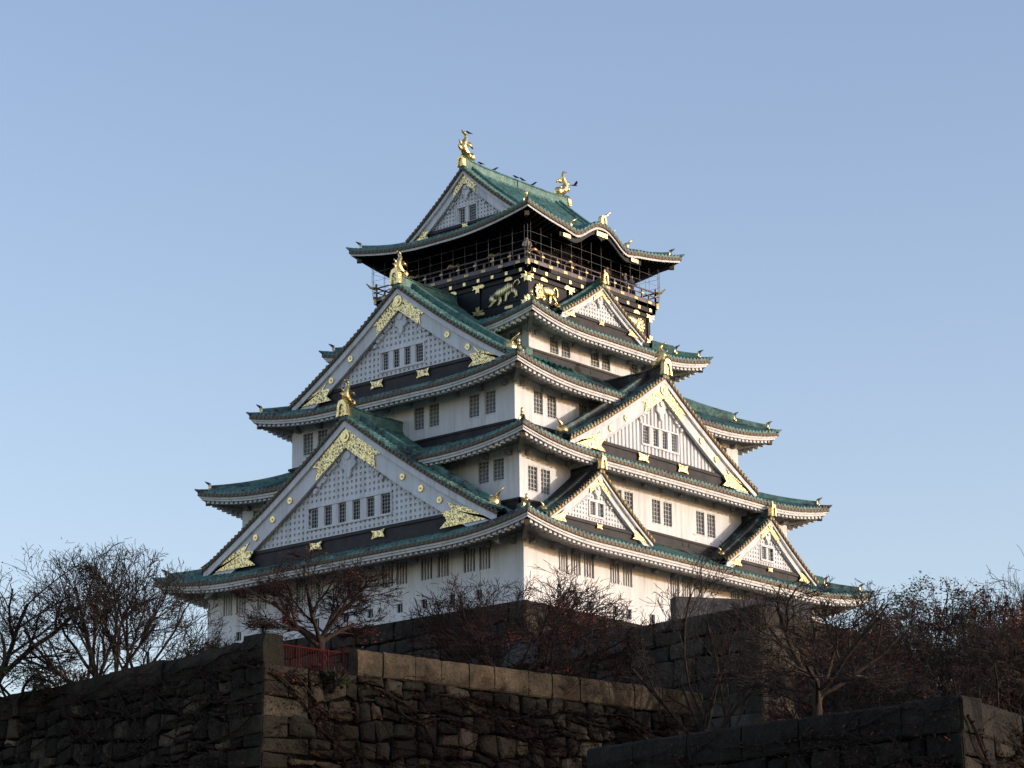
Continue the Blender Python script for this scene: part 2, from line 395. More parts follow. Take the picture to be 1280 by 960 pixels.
def storey(A, B, z0, z1, holes, band=None, zs=0):
    """holes: face -> list of (a,b,z0,z1,style)"""
    mb = MB()
    for face in 'RLKB':
        P = PF(face); hl, d = half(face, A, B); hs = holes.get(face, [])
        wall_face(mb, P, hl, d, z0, z1, [h[:4] for h in hs])
    wl = part(mb, 'wall', M_WHITE)
    for face in 'RL':
        P = PF(face); hl, d = half(face, A, B)
        for h in holes.get(face, []): window(P, *h[:4], d, h[4], wl)
    for face in 'RL':
        P = PF(face); hl, d = half(face, A, B); n = int(2 * hl / 1.75)
        for i in range(n + 1):
            x = -hl + .6 + (2 * hl - 1.2) * i / n; bm_ = MB()
            bm_.hexa([P(x - .10, d - .05, zs - .26), P(x + .10, d - .05, zs - .26), P(x + .14, d + .30, zs - .20), P(x - .14, d + .30, zs - .20),
                      P(x - .10, d - .05, zs + .04), P(x + .10, d - .05, zs + .04), P(x + .16, d + .46, zs + .04), P(x - .16, d + .46, zs + .04)])
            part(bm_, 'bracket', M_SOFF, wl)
    if band:
        b0, b1 = band; bb = MB()
        for face in 'RLKB':
            P = PF(face); hl, d = half(face, A, B)
            bb.box(P, -hl - .10, hl + .10, d + .002, d + .10, b0, b1)
            bb.box(P, -hl - .16, hl + .16, d + .10, d + .16, b1 - .10, b1 + .03)
        part(bb, 'skirting', M_BAND, wl)
        if A < 13:
            vh = MB(); P = PF('R'); d = B + .11
            for x in ((-A + 1.6, -1.2, 1.9, 2.5, 5.9) if A > 9 else (-4.9, -1.0, 3.0)): vh.box(P, x - .13, x + .13, d - .02, d + .012, b1 - .42, b1 - .18)
            part(vh, 'vent', M_GLASS, wl)
    return wl
LT, SL, LP = 'lattice', 'slats', 'loop'
f1r = [(-10.9, -10.15), (-9.87, -9.05), (-8.77, -7.9), (-6.5, -5.7), (-5.37, -4.55), (-1.1, -.3), (.0, .8), (1.1, 1.9), (4.6, 5.4), (5.7, 6.5), (7.9, 8.7), (9.0, 9.8), (10.1, 10.9)]
f1l = [(-10.68, -9.96), (-9.63, -8.85), (-7.94, -7.17), (-6.6, -5.9), (-4.82, -4.06), (-3.7, -2.95), (-1.1, -.3), (1.76, 2.6), (2.84, 3.66), (4.66, 5.48), (5.87, 6.67), (7.72, 8.55), (8.84, 9.62)]
lr = [-10.6, -9.5, -8.3, -6.1, -4.9, -2.8, -1.2, 1.2, 2.8, 4.9, 6.1, 8.3, 9.5, 10.6]
ll = [-9.4, -7.4, -5.3, -3.2, -1.0, .9, 3.1, 4.9, 6.9, 8.8]
storey(13.8, 11.95, 29.8, 33.75, {'R': [(a, b, 31.78, 33.12 - .06, SL) for a, b in f1r] + [(x - .22, x + .22, 30.0, 30.52, LP) for x in lr],
                                  'L': [(a, b, 31.80, 33.06, SL) for a, b in f1l] + [(x - .22, x + .22, 30.25, 30.75, LP) for x in ll]}, None, 33.12)
pr = lambda c, g=.12, w_=.78: [(c - g - w_, c - g), (c + g, c + g + w_)]
f2r = pr(-10.82, .15) + pr(-5.6 + 2.1, .13) + pr(.07, .15) + pr(4.24, .14) + pr(10.5, .15)
f2l = pr(8.57, .15) + pr(4.4) + pr(0) + pr(-4.4) + pr(-8.8)
storey(12.47, 10.6, 34.4, 38.9, {'R': [(a, b, 36.22, 37.68, LT) for a, b in f2r], 'L': [(a, b, 37.1 - .25, 38.15, LT) for a, b in f2l]}, (34.5, 35.68), 38.39)
f3r = pr(-7.92 + .1, .2) + pr(-3.9) + pr(3.9) + pr(8.3, .2)
f3l = pr(2.05, .2, .75) + pr(6.22, .22, .76) + pr(-2.2, .2, .75) + pr(-6.7, .2)
storey(10.44, 8.6, 39.5, 43.6, {'R': [(a, b, 41.43, 42.84, LT) for a, b in f3r], 'L': [(a, b, 41.38, 42.78, LT) for a, b in f3l]}, (39.6, 40.75), 43.07)
f4r = pr(-3.74, .14) + pr(0) + pr(3.74, .14)
storey(6.55, 6.4, 44.5, 47.75, {'R': [(a, b, 46.22, 47.3, LT) for a, b in f4r], 'L': [(4.9, 5.6, 46.5, 47.35, LT), (-5.6, -4.9, 46.5, 47.35, LT)]}, (44.9, 46.1), 47.26)
T1 = Tier(16.0, 14.11, 33.96, 12.47, 10.6, 1.7, tiles=M_MID, second=((1, -1),))
T2 = Tier(14.3, 12.44, 39.23, 10.44, 8.6, 2.0 - .35, tiles=M_MID)
T3 = Tier(12.24, 10.36, 43.91, 6.55, 6.4, 2.3, tiles=M_MID, second=((1, -1), (-1, -1)))
T4 = Tier(8.36, 8.22, 48.10, 5.85, 5.75, 1.3, lift=.72, LL=5.5, tiles=M_TOP, second=((1, -1),))
T5 = Tier(7.28, 7.06, 54.62, 5.0, 4.6, .95, lift=.78, LL=6.0, lp=1.8, bumpf=(2.5, .98), tiles=M_TOP, second=((-1, -1),))
tier_roof(T1, 13.8, 11.95, -.12, label='lowest and widest green copper roof skirt')
tier_roof(T2, 12.47, 10.6, -.12); tier_roof(T3, 10.44, 8.6, -.12); tier_roof(T4, 6.55, 6.4, -.12)
tier_roof(T5, 5.3, 5.2, -.45, white=False, label='topmost roof skirt with undulating gable over the sunlit side')
# ---------------------------------------------------------------- gables
def gfish(P, l, d, z, h, parent, out=1):
    mb = MB(); Q = lambda x, zz, s_=0: P(l + s_ * h, d - out * x * h, z + zz * h)
    mb.tube([Q(.48, -.02), Q(.30, .08), Q(.08, .18), Q(-.06, .34), Q(-.08, .50), Q(.0, .64), Q(.07, .76), Q(.04, .87), Q(-.04, .93)], [.10, .20, .27, .25, .21, .17, .13, .09, .06], 10)
    mb.ball(Q(.34, .10), (.19 * h,) * 3, 8)
    for (x0, z0, x1, z1, r) in ((-.2, .28, -.40, .42, .07), (-.18, .48, -.34, .64, .06), (.12, .34, .30, .26, .06)):
        mb.tube([Q(x0, z0), Q((x0 + x1) / 2, (z0 + z1) / 2 + .02), Q(x1, z1)], [r * h, r * h * .8, .012 * h], 6)
    fan = [Q(.02, .60), Q(.22, .66), Q(.36, .58), Q(.42, .44), Q(.30, .50), Q(.12, .50)]
    mb.prism(fan, (P(.10, 0, 0) - P(0, 0, 0)))
    mb.prism([Q(.0, .86), Q(-.16, .96), Q(-.20, 1.04), Q(-.06, .98), Q(-.02, 1.02), Q(.02, .96), Q(.06, .9)], (P(.12, 0, 0) - P(0, 0, 0)))
    for sg in (-1, 1): mb.prism([Q(.2, .2, sg * .12), Q(.02, .18, sg * .15), Q(-.02, .02, sg * .34), Q(.14, .06, sg * .30)], (P(0, .03, 0) - P(0, 0, 0)))
    part(mb, 'roof_fish_ornament', M_GOLD, parent, True)
def oni(mb, P, l, d, z, wdt, hgt, mi=0, mi2=1):
    """arched gilded end plate with hollow"""
    def arch(w_, h_, z_): return [(-w_ / 2 * 1.15, z_), (-w_ / 2, z_ + h_ * .35), (-w_ / 2 * .92, z_ + h_ * .7), (-w_ / 2 * .6, z_ + h_ * .94), (0, z_ + h_), (w_ / 2 * .6, z_ + h_ * .94), (w_ / 2 * .92, z_ + h_ * .7), (w_ / 2, z_ + h_ * .35), (w_ / 2 * 1.15, z_)]
    o = arch(wdt, hgt, z); i = arch(wdt * .56, hgt * .70, z + .02)
    n = len(o)
    F = [P(l + x, d, zz) for x, zz in o]; I = [P(l + x, d, zz) for x, zz in i]; Bk = [P(l + x, d - .28, zz) for x, zz in o]; Ib = [P(l + x, d - .08, zz) for x, zz in i]
    mb.grid([F, I], mi); mb.grid([F, Bk], mi); mb.grid([I, Ib], mi); mb.add(Ib, (tuple(range(n)),), mi2); mb.add(Bk, (tuple(range(n)),), mi)
    for sg in (-1, 1): mb.ball(P(l + sg * wdt * .5, d - .08, z + .08 * hgt), (wdt * .13,) * 3, 6, mi)
def gable(face, c, h, zf, za, d, dback, bh, band, win=None, tiles=M_MID, fish=0, size=1.0, crest=True, studs=(), stripes=False, label=None, desc=True, ridge_h=.6, pend=1.05, sagq=.15):
    P = PF(face, c); lv, nv = FR[face]
    g = lambda q: zf + (za - zf) * ((1 - sagq) * (1 - q) + sagq * (1 - q) ** 2)     # q 0 apex, 1 foot
    Z = lambda x: g(min(1, abs(x) / h))
    dface = d - .48 - .16 * size
    # face panel with battens (the gable's own mesh)
    fm = MB(); zb = zf + band[1]
    hx = h * .94; cols = []
    for i in range(41):
        x = -hx + 2 * hx * i / 40; cols.append([P(x, dface, zf - .2), P(x, dface, Z(x) - .1)])
    fm.grid(cols)
    pitch = .34 if h > 6 else .25; bw = .092 if h > 6 else .066
    wins = []
    if win:
        n, ww, gap, wz0, wh = win; tot = n * ww + (n - 1) * gap
        wins = [(-tot / 2 + i * (ww + gap), -tot / 2 + i * (ww + gap) + ww) for i in range(n)]
        wx0, wx1 = wins[0][0] - .12, wins[-1][1] + .12; wzt = wz0 + wh
    x = -hx
    nn = int(hx / pitch)
    for i in range(-nn, nn + 1):
        x = i * pitch; zt = Z(x) - .25
        segs = [(zb, zt)]
        if win and wx0 < x < wx1: segs = [(zb, wz0 - .1), (wzt + .1, zt)]
        for (s0, s1) in segs:
            if s1 - s0 > .1: fm.box(P, x - bw, x + bw, dface, dface + .13, s0, s1)
    if not stripes:
        nz = int((za - zb) / pitch)
        for j in range(nz):
            z = zb + .05 + j * pitch
            # half width at z
            lo, hi = 0.0, 1.0
            for _ in range(20):
                mm = (lo + hi) / 2
                if g(mm) > z + .3: lo = mm
                else: hi = mm
            xx = lo * h
            if xx < .2: continue
            sg = [(-xx, xx)]
            if win and wz0 - .1 < z < wzt + .1: sg = [(-xx, wx0), (wx1, xx)]
            for (a, b) in sg: fm.box(P, a, b, dface, dface + .12, z - bw, z + bw)
    if win:
        for (a, b) in ((wx0 - .1, wx0), (wx1, wx1 + .1)): fm.box(P, a, b, dface, dface + .19, wz0 - .1, wzt + .1)
        fm.box(P, wx0 - .1, wx1 + .1, dface, dface + .20, wz0 - .18, wz0 - .06); fm.box(P, wx0 - .1, wx1 + .1, dface, dface + .20, wzt + .06, wzt + .16)
        for i in range(len(wins) - 1): fm.box(P, wins[i][1], wins[i + 1][0], dface, dface + .17, wz0 - .05, wzt + .05)
    gb = part(fm, 'gable', M_WHITE, label=label)
    sub = lambda mb, name, mats, sm=False: part(mb, name, mats, gb, sm)
    if win:
        for (a, b) in wins:
            wm = MB(); wm.quad(P(a, dface + .004, wz0), P(b, dface + .004, wz0), P(b, dface + .004, wzt), P(a, dface + .004, wzt), 0)
            nx, nz = 3, 5
            for i in range(1, nx): x = a + (b - a) * i / nx; wm.box(P, x - .015, x + .015, dface + .02, dface + .05, wz0, wzt, 1)
            for j in range(1, nz): z = wz0 + (wzt - wz0) * j / nz; wm.box(P, a, b, dface + .018, dface + .045, z - .015, z + .015, 1)
            sub(wm, 'window', [M_GLASS, M_LATT])
    # roof slopes
    rm = MB(); pt = .5 if h > 6 else .4; pat = (0, .15, .21, .15)
    for sg in (-1, 1):
        n = max(3, int(round((d - dback) / pt))); cols = []
        for i in range(n * 4 + 1):
            dd = d - (d - dback) * i / (n * 4); col = []
            for k in range(13):
                q = k / 12 * 1.02; zz = g(min(q, 1)) - max(0, q - 1) * 2
                flare = .10 * max(0, (q - .8) / .2) ** 2
                edge = .16 * max(0, 1 - (d - dd) / .9) ** 2 if size > .6 else 0
                col.append(P(sg * q * h, dd, zz + pat[i % 4] + flare + edge))
            cols.append(col)
        rm.grid(cols)
    for sg in (-1, 1):
        nt_ = int(hypot(h, za - zf) / (.34 if h > 6 else .28)); ln = .85 * size + .12
        for k in range(nt_):
            q = (k + .5) / nt_ * .98 + .01; x = sg * q * h; zz = g(q) + .17
            rm.tube([P(x, d + .01, zz), P(x, d - ln, zz + .02)], .10 if h > 6 else .07, 5)
    sub(rm, 'gable_roof', tiles)
    # verge tiles
    vm = MB(); L_ = hypot(h, za - zf); nv_ = int(L_ / .30)
    for sg in (-1, 1):
        rows = []
        for k in range(25):
            q = k / 24 * .995; x = sg * q * h; rows.append([P(x, d + .02, Z(x) + .16), P(x, d + .03, Z(x) - .06), P(x, d - .1, Z(x) - .07)])
        vm.grid(rows, 1)
        for k in range(nv_):
            q = (k + .5) / nv_; x = sg * q * h; z = Z(x) + .07
            ring = [P(x + .085 * cos(a), d + .07, z + .085 * sin(a)) for a in [2 * pi * j / 6 for j in range(6)]]
            vm.prism(ring, -nv * .12, 0)
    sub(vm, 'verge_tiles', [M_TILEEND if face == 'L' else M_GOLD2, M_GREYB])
    # bargeboards: narrow top board and broad lower board
    bm = MB()
    for sg in (-1, 1):
        for (o0, o1, dd0, dd1) in ((.06, .06 + bh * .26, d - .06, d - .2), (.06 + bh * .26, bh, d - .22, d - .34), (bh * .93, bh * 1.0, d - .17, d - .36)):
            rows = []
            for k in range(25):
                q = k / 24 * .985; x = sg * q * h; zt = Z(x)
                fl = 1 - .35 * q * 0
                rows.append([P(x, dd1, zt - o0), P(x, dd0, zt - o0), P(x, dd0, zt - o1 * fl), P(x, dd1, zt - o1 * fl)])
            bm.grid(rows)
    sub(bm, 'bargeboard', M_TRIM)
    sm_ = MB(); rows = []
    for sg in (-1, 1):
        rows = [[P(sg * k / 20 * .97 * h, d - .1, g(k / 20 * .97) - .07), P(sg * k / 20 * .97 * h, dface, g(k / 20 * .97) - .07)] for k in range(21)]
        sm_.grid(rows)
    sub(sm_, 'verge_soffit', M_SOFF)
    # foot band
    bn = MB(); xb = h * .93
    bn.box(P, -xb, xb, dface - .3, dface + .22, zf + band[0] - .35, zb - .02); bn.box(P, -xb * .97, xb * .97, dface - .1, dface + .30, zb - .16, zb + .02)
    sub(bn, 'foot_band', M_BAND)
    def plate(pts, dd, th=.05, mat=M_FILI, name='gold_fitting'):
        m_ = MB(); m_.prism([P(x, dd, z) for x, z in pts], nv * th); sub(m_, name, mat)
    ns = 2 if h > 6 else 1
    for i in range(ns):
        x = 0 if ns == 1 else (-1 + 2 * i) * h * (.21)
        zc = zf + (band[0] + band[1]) / 2 + .05; a, b = (.50, .24) if h > 6 else (.24, .13)
        if h > 8 or h < 6: plate([(x - a, zc + b), (x - a * .72, zc), (x - a, zc - b), (x - a * .3, zc - b * .75), (x + a * .3, zc - b * .75), (x + a, zc - b), (x + a * .72, zc), (x + a, zc + b), (x + a * .3, zc + b * .75), (x - a * .3, zc + b * .75)], dface + .31)
    # apex plate
    dp = d - .21; e = size
    q1 = .235 if size > .8 else .22
    for sg in (-1, 1):
        xx = sg * q1 * h; m0 = .06 + bh * .27
        pts = [(0, za - m0 - .02), (xx * .5, Z(xx * .5) - m0), (xx, Z(xx) - m0 - .03), (xx * .82, Z(xx * .82) - bh * .55), (xx * .86, Z(xx * .86) - bh * .98), (xx * .5, Z(xx * .5) - bh * 1.0), (0, za - bh * 1.02)]
        plate(pts, dp, .06)
        # foot plate
        xa, xb_ = sg * .70 * h, sg * .955 * h
        b0_, b1_ = zf + band[0], zf + band[1]
        pts = [(sg * .70 * h, Z(.70 * h) - m0 - bh * .2), (sg * .80 * h, Z(.80 * h) - m0 - bh * .02), (sg * .965 * h, Z(.965 * h) - m0), (sg * .965 * h, b0_ * .5 + (zf + .05) * .5), (sg * .62 * h, b0_ + .06), (sg * .665 * h, b0_ * .5 + b1_ * .5), (sg * .63 * h, b1_ + .06), (sg * .70 * h, b1_ + .08), (sg * .665 * h, b1_ + bh * .36)]
        plate(pts, dp, .05)
    if crest:
        m_ = MB(); r = .30 * e + .03
        for rr, th in ((r, .12), (r * .45, .17)):
            m_.prism([P(rr * cos(a), dp, za - bh * .62 + rr * sin(a)) for a in [2 * pi * k / 16 for k in range(16)]], nv * th)
        sub(m_, 'crest_disc', M_GOLD)
    for q in studs:
        for sg in (-1, 1):
            m_ = MB(); x = sg * q * h; zc = Z(x) - bh * .62; r = .18 * e
            m_.prism([P(x + r * (1 + .12 * cos(8 * a)) * cos(a), dp, zc + r * (1 + .12 * cos(8 * a)) * sin(a)) for a in [2 * pi * k / 24 for k in range(24)]], nv * .08)
            m_.ball(P(x, dp + .08, zc), (r * .4,) * 3, 6)
            sub(m_, 'crest_disc', M_GOLD)
    # carved pendant
    pm = MB(); zc = za - bh * 1.02 - .25 * pend; dq = dface + .16
    k_ = pend * 1.2
    pm.prism([P(x * k_, dq, zc + z * k_) for x, z in ((0, .25), (.30, .1), (.42, -.2), (.36, -.62), (.16, -.78), (.1, -1.05), (0, -1.15), (-.1, -1.05), (-.16, -.78), (-.36, -.62), (-.42, -.2), (-.30, .1))], nv * .12)
    pm.prism([P(.19 * k_ * cos(a), dq + .12, zc - .12 * k_ + .19 * k_ * sin(a)) for a in [2 * pi * k / 8 for k in range(8)]], nv * .08)
    rnd = random.Random(int(h * 100))
    for sg in (-1, 1):
        for (x, dz, r) in ((.62, -.10, .24), (.95, -.42, .22), (1.25, -.62, .20), (1.52, -.95, .17), (1.78, -1.12, .15), (2.02, -1.4, .12), (.3, -.55, .15), (.26, -.25, .13)):
            zz = zc + dz * k_ * (1 if x < .5 else (za - zf) / h / .62)
            pts = [P(sg * x * k_ + r * k_ * (1 - t * .1) * cos(sg * t * 1.2), dq + .06, zz + r * k_ * (1 - t * .1) * sin(t * 1.2)) for t in range(7)]
            pm.tube(pts, [.075 * k_] * 6 + [.03 * k_], 5)
            pm.ball(P(sg * x * k_, dq + .05, zz), (.09 * k_,) * 3, 6)
    sub(pm, 'carved_pendant', M_WHITE)
    # ridge
    rg = MB(); rows = []; wr = .24 if h > 6 else .17
    for i in range(13):
        dd = d + .05 - (d - dback) * i / 12; up_ = .22 * max(0, 1 - (d - dd) / 2.2) ** 2
        z0, z1 = za - .1, za + ridge_h + up_
        rows.append([P(-wr * 1.5, dd, z0), P(-wr, dd, z0 + .18), P(-wr, dd, z1 - .16), P(-wr * 1.25, dd, z1 - .14), P(-wr * .6, dd, z1), P(wr * .6, dd, z1), P(wr * 1.25, dd, z1 - .14), P(wr, dd, z1 - .16), P(wr, dd, z0 + .18), P(wr * 1.5, dd, z0)])
    rg.grid(rows); rg.add(rows[0], (tuple(range(10)),)); rg.add(rows[-1], (tuple(range(10)),))
    if desc:   # descending ridges parallel to the verge
        for sg in (-1, 1):
            for (off, wv, hv) in ((1.12 * size + .15, .17 * size + .04, .46 * size + .06), (1.72 * size + .2, .13 * size + .03, .26 * size + .05)):
                rows = []
                for k in range(17):
                    q = .02 + .93 * k / 16 if off < .1 else .02 + .84 * k / 16; x = sg * q * h; z = Z(x); dd = d - off
                    rows.append([P(x, dd - wv, z), P(x, dd - wv * .8, z + hv + .1), P(x, dd, z + hv + .16), P(x, dd + wv * .8, z + hv + .1), P(x, dd + wv, z)])
                rg.grid(rows); rg.add(rows[-1], ((0, 1, 2, 3, 4),))
    sub(rg, 'ridge', tiles)
    if desc:
        for sg in (-1, 1):
            m_ = MB(); x = sg * .875 * h; z = Z(x) + .1; dd = d - 1.15 * size - .15; s_ = .5 * size + .12
            m_.ball(P(x, dd, z + s_ * .35), (s_ * .5, s_ * .5, s_ * .6), 8); m_.box(P, x - s_ * .45, x + s_ * .25, dd - s_ * .42, dd + s_ * .42, z, z + s_ * .8)
            m_.tube([P(x, dd, z + s_ * .7), P(x + sg * s_ * .5, dd, z + s_ * 1.1), P(x + sg * s_ * 1.1, dd, z + s_ * 1.5)], [s_ * .2, s_ * .14, .02], 6)
            sub(m_, 'ridge_end_ornament', [M_GOLD], True)
    m_ = MB(); ow = (.70 if h > 6 else .46); oh = (.95 if h > 6 else .70)
    oni(m_, P, 0, d + .20, za + .12, ow, oh, 0, 1)
    if not fish: m_.ball(P(0, d + .06, za + .12 + oh + .10), (.09, .09, .15), 8)
    sub(m_, 'ridge_end_plate', [M_GOLD, M_FILI])
    if fish: gfish(P, 0, d - .25, za + ridge_h + .15, fish, gb)
    return gb
M_GOLD2 = newmat('gilded tile ends with painted sunlight', (.22, .16, .06), .45, .7)[0]  # brighter copy of the tile ends, sunlight put into the colour
gable('L', 0, 11.3, 34.25, 41.45, 15.05, 9.9, 1.6, (-.15, .72), (6, .62, .46, 35.75, 1.02), M_MID, fish=1.35, studs=(.38, .50, .62), label='largest gable, on the lowest roof of the shaded side', ridge_h=.72)
gable('L', 0, 8.55, 44.40, 50.15, 10.75, 5.4, 1.35, (-.10, .62), (4, .50, .36, 45.55, .95), M_TOP, fish=1.35, studs=(.44, .62), label='upper large gable on the shaded side', ridge_h=.62, pend=.85)
gable('R', 0, 8.85, 39.50, 44.85, 11.15, 6.2, 1.2, (-.10, .62), (4, .50, .36, 40.80, .92), M_DARK, fish=1.3, studs=(.40, .56), stripes=True, label='big gable in the middle of the sunlit side', ridge_h=.6, pend=.8)
for c in (-7.96, 7.96):
    gable('R', c, 4.6, 34.35, 37.62, 12.65, 10.3, .70, (-.05, .42), (2, .36, .20, 35.25, .62), M_DARK, studs=(), size=.5, pend=.5, ridge_h=.42,
          label='small gable on the lowest roof beside the tower corner' if c < 0 else 'small gable on the lowest roof near its far right end')
gable('R', 0, 3.95, 48.80, 51.25, 6.75, 5.0, .50, (-.03, .34), None, M_TOP, size=.45, pend=.5, ridge_h=.35, crest=False, label='small gable below the balcony on the sunlit side')
# top roof: two gable ends back to back
gable('L', 0, 4.6, 55.15, 58.90, 4.95, 0.0, .85, (-.02, .42), (2, .50, .26, 55.72, .85), M_TOP, fish=1.62, size=.6, studs=(), crest=False, label='topmost gable under the left roof fish', ridge_h=.62, pend=.6)
gable('B', 0, 4.6, 55.15, 58.90, 4.95, 0.0, .85, (-.02, .42), (2, .50, .26, 55.72, .85), M_TOP, fish=1.62, size=.6, studs=(), crest=False, label='topmost gable facing away under the far roof fish', ridge_h=.62, pend=.6)
# karahafu trim
P = PF('R'); kmain = MB()
oni(kmain, P, -.35, 7.15, T5.zm + 1.12, .50, .50)
kmain.tube([P(-.35, 7.05, T5.zm + 1.55), P(-.1, 7.15, T5.zm + 1.72), P(.15, 7.25, T5.zm + 1.95)], [.09, .07, .02], 6)
kmain = part(kmain, 'ridge_end_plate', [M_GOLD, M_FILI], label='gilded crest on the undulating gable')
for (x0, x1, z0, z1) in ((-.85, .15, .32, .60), (-3.99, -3.31, -.50, -.28), (2.41, 3.09, -.50, -.28)):
    m_ = MB(); m_.box(P, x0, x1, 6.86, 6.98, T5.zm + z0, T5.zm + z1); part(m_, 'gold_fitting', M_GOLD, kmain)
for x in (-3.1, 2.25):
    m_ = MB(); m_.ball(P(x, 6.75, T5.zm + .44), (.17, .17, .24), 8); m_.tube([P(x, 6.8, T5.zm + .55), P(x + .16, 6.9, T5.zm + .74), P(x + .36, 7.0, T5.zm + .88)], [.08, .06, .02], 6); part(m_, 'ridge_end_ornament', M_GOLD, kmain, True)
kb = MB(); rows = []
for k in range(61):
    x = -4.2 + 7.7 * k / 60; z = T5.zm + T5.bz('R', x); rows.append([P(x, 6.72, z - .24), P(x, 6.86, z - .24), P(x, 6.86, z - .50), P(x, 6.72, z - .50)])
kb.grid(rows); kb.prism([P(-.35 + a, 6.80, T5.zm + .98 + b) for a, b in ((-.4, -.5), (.4, -.5), (.34, -.72), (.1, -.80), (0, -.92), (-.1, -.80), (-.34, -.72))], (0, -.1, 0))
part(kb, 'undulating_bargeboard', M_BLACK)
kr = MB(); kr.tube([P(-.35, 7.0, T5.zm + 1.14), P(-.35, 5.2, T5.zm + 1.32), P(-.35, 3.6, T5.zm + 1.6)], .17, 8); part(kr, 'ridge', M_TOP)
# ---------------------------------------------------------------- black storey, balcony, gallery
bx = MB()
for face in 'RLKB':
    P = PF(face); hl, d = half(face, 5.72, 5.66)
    bx.quad(P(-hl, d, 48.0), P(hl, d, 48.0), P(hl, d, 51.4), P(-hl, d, 51.4))
    for (z0, z1, o) in ((48.9, 49.35, .10), (50.72, 50.95, .10), (51.0, 51.28, .30), (49.42, 49.50, .06)):
        bx.box(P, -hl - o, hl + o, d + .001, d + o, z0, z1)
    for x in (-hl + .10, -1.95, 1.95, hl - .10): bx.box(P, x - .12, x + .12, d + .002, d + .08, 49.3, 50.8)
lac = part(bx, 'lacquered_wall', M_BLACK, label='black lacquered storey with gilded animal reliefs')
deck = MB()
for face in 'RLKB':
    P = PF(face); hl, d = half(face, 6.1, 6.0)
    deck.box(P, -hl, hl, 4.0, d, 51.30, 51.52)
    for i in range(15):
        x = -hl + .3 + (2 * hl - .6) * i / 14; deck.box(P, x - .09, x + .09, 5.0, d - .12, 51.06, 51.30)
part(deck, 'balcony_deck', M_BLACK)
gal = MB()
for face in 'RLKB':
    P = PF(face); hl, d = half(face, 4.9, 4.8)
    gal.quad(P(-hl, d, 51.5), P(hl, d, 51.5), P(hl, d, 54.0), P(-hl, d, 54.0))
    for i in range(7):
        x = -hl + 2 * hl * i / 6; gal.box(P, x - .12, x + .12, d, d + .12, 51.5, 54.0)
    for z in (52.5, 53.3): gal.box(P, -hl, hl, d + .002, d + .08, z - .06, z + .06)
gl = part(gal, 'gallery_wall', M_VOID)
for face in 'RL':
    P = PF(face); hl, d = half(face, 4.9, 4.8)
    for i in range(6):
        x = -hl + 2 * hl * (i + .5) / 6; gs = MB()
        gs.ball(P(x, d + .14, 53.32), (.09, .09, .09), 6)
        if i % 2 == 0:
            gs.tube([P(x - .5, d + .12, 52.75), P(x - .1, d + .12, 52.95), P(x + .3, d + .12, 52.8), P(x + .55, d + .12, 52.95)], [.04, .12, .09, .03], 6)
        part(gs, 'gold_fitting', M_GOLDD, gl, True)

rl = MB()
for face in 'RLKB':
    P = PF(face); hl, d = half(face, 6.05, 5.95)
    for z, r in ((52.36, .05), (52.08, .035), (51.74, .06)): rl.tube([P(-hl - .25, d, z), P(hl + .25, d, z)], r, 8)
    rl.box(P, -hl - .05, hl + .05, d - .06, d + .06, 51.52, 51.72)
rail = part(rl, 'railing', M_RAIL)
for face in 'RLKB':
    P = PF(face); hl, d = half(face, 6.05, 5.95); n = 18
    for i in range(n + (face in 'RL')):
        x = -hl + 2 * hl * i / n; m_ = MB(); m_.box(P, x - .045, x + .045, d - .045, d + .045, 51.725, 52.36 if i % 2 == 0 else 52.08); part(m_, 'post', M_RAIL, rail)
        if face not in 'RL': continue
        m_ = MB()
        if i % 2 == 0: m_.box(P, x - .12, x + .12, d + .055, d + .08, 52.03, 52.13)
        else: m_.box(P, x - .17, x + .17, d + .062, d + .09, 51.53, 51.69)
        part(m_, 'gold_fitting', M_GOLDD, rail)
for sx in (-1, 1):
    for sy in (-1, 1):
        fit = MB(); c = Vector((sx * 6.07, sy * 5.97, 52.3)); o = Vector((sx, sy, 0)).normalized()
        fit.tube([c, c + o * .35 + Vector((0, 0, .1)), c + o * .6 + Vector((0, 0, .35))], [.08, .07, .03], 6)
        fit.ball(c + Vector((0, 0, .22)), (.09, .09, .12), 8)
        fit.box(lambda a, b, z: Vector((sx * a, sy * b, z)), 5.98, 6.18, 5.88, 6.08, 51.34, 51.76)
        part(fit, 'corner_ornament', M_GOLDD, rail)
def goldplate(P, pts, d, parent, th=.04, name='gold_fitting'):
    m_ = MB(); m_.prism([P(x, d, z) for x, z in pts], P(0, th, 0) - P(0, 0, 0)); part(m_, name, M_GOLD, parent)
def gf(build):
    m_ = MB(); build(m_); part(m_, 'gold_fitting', M_GOLD, lac)
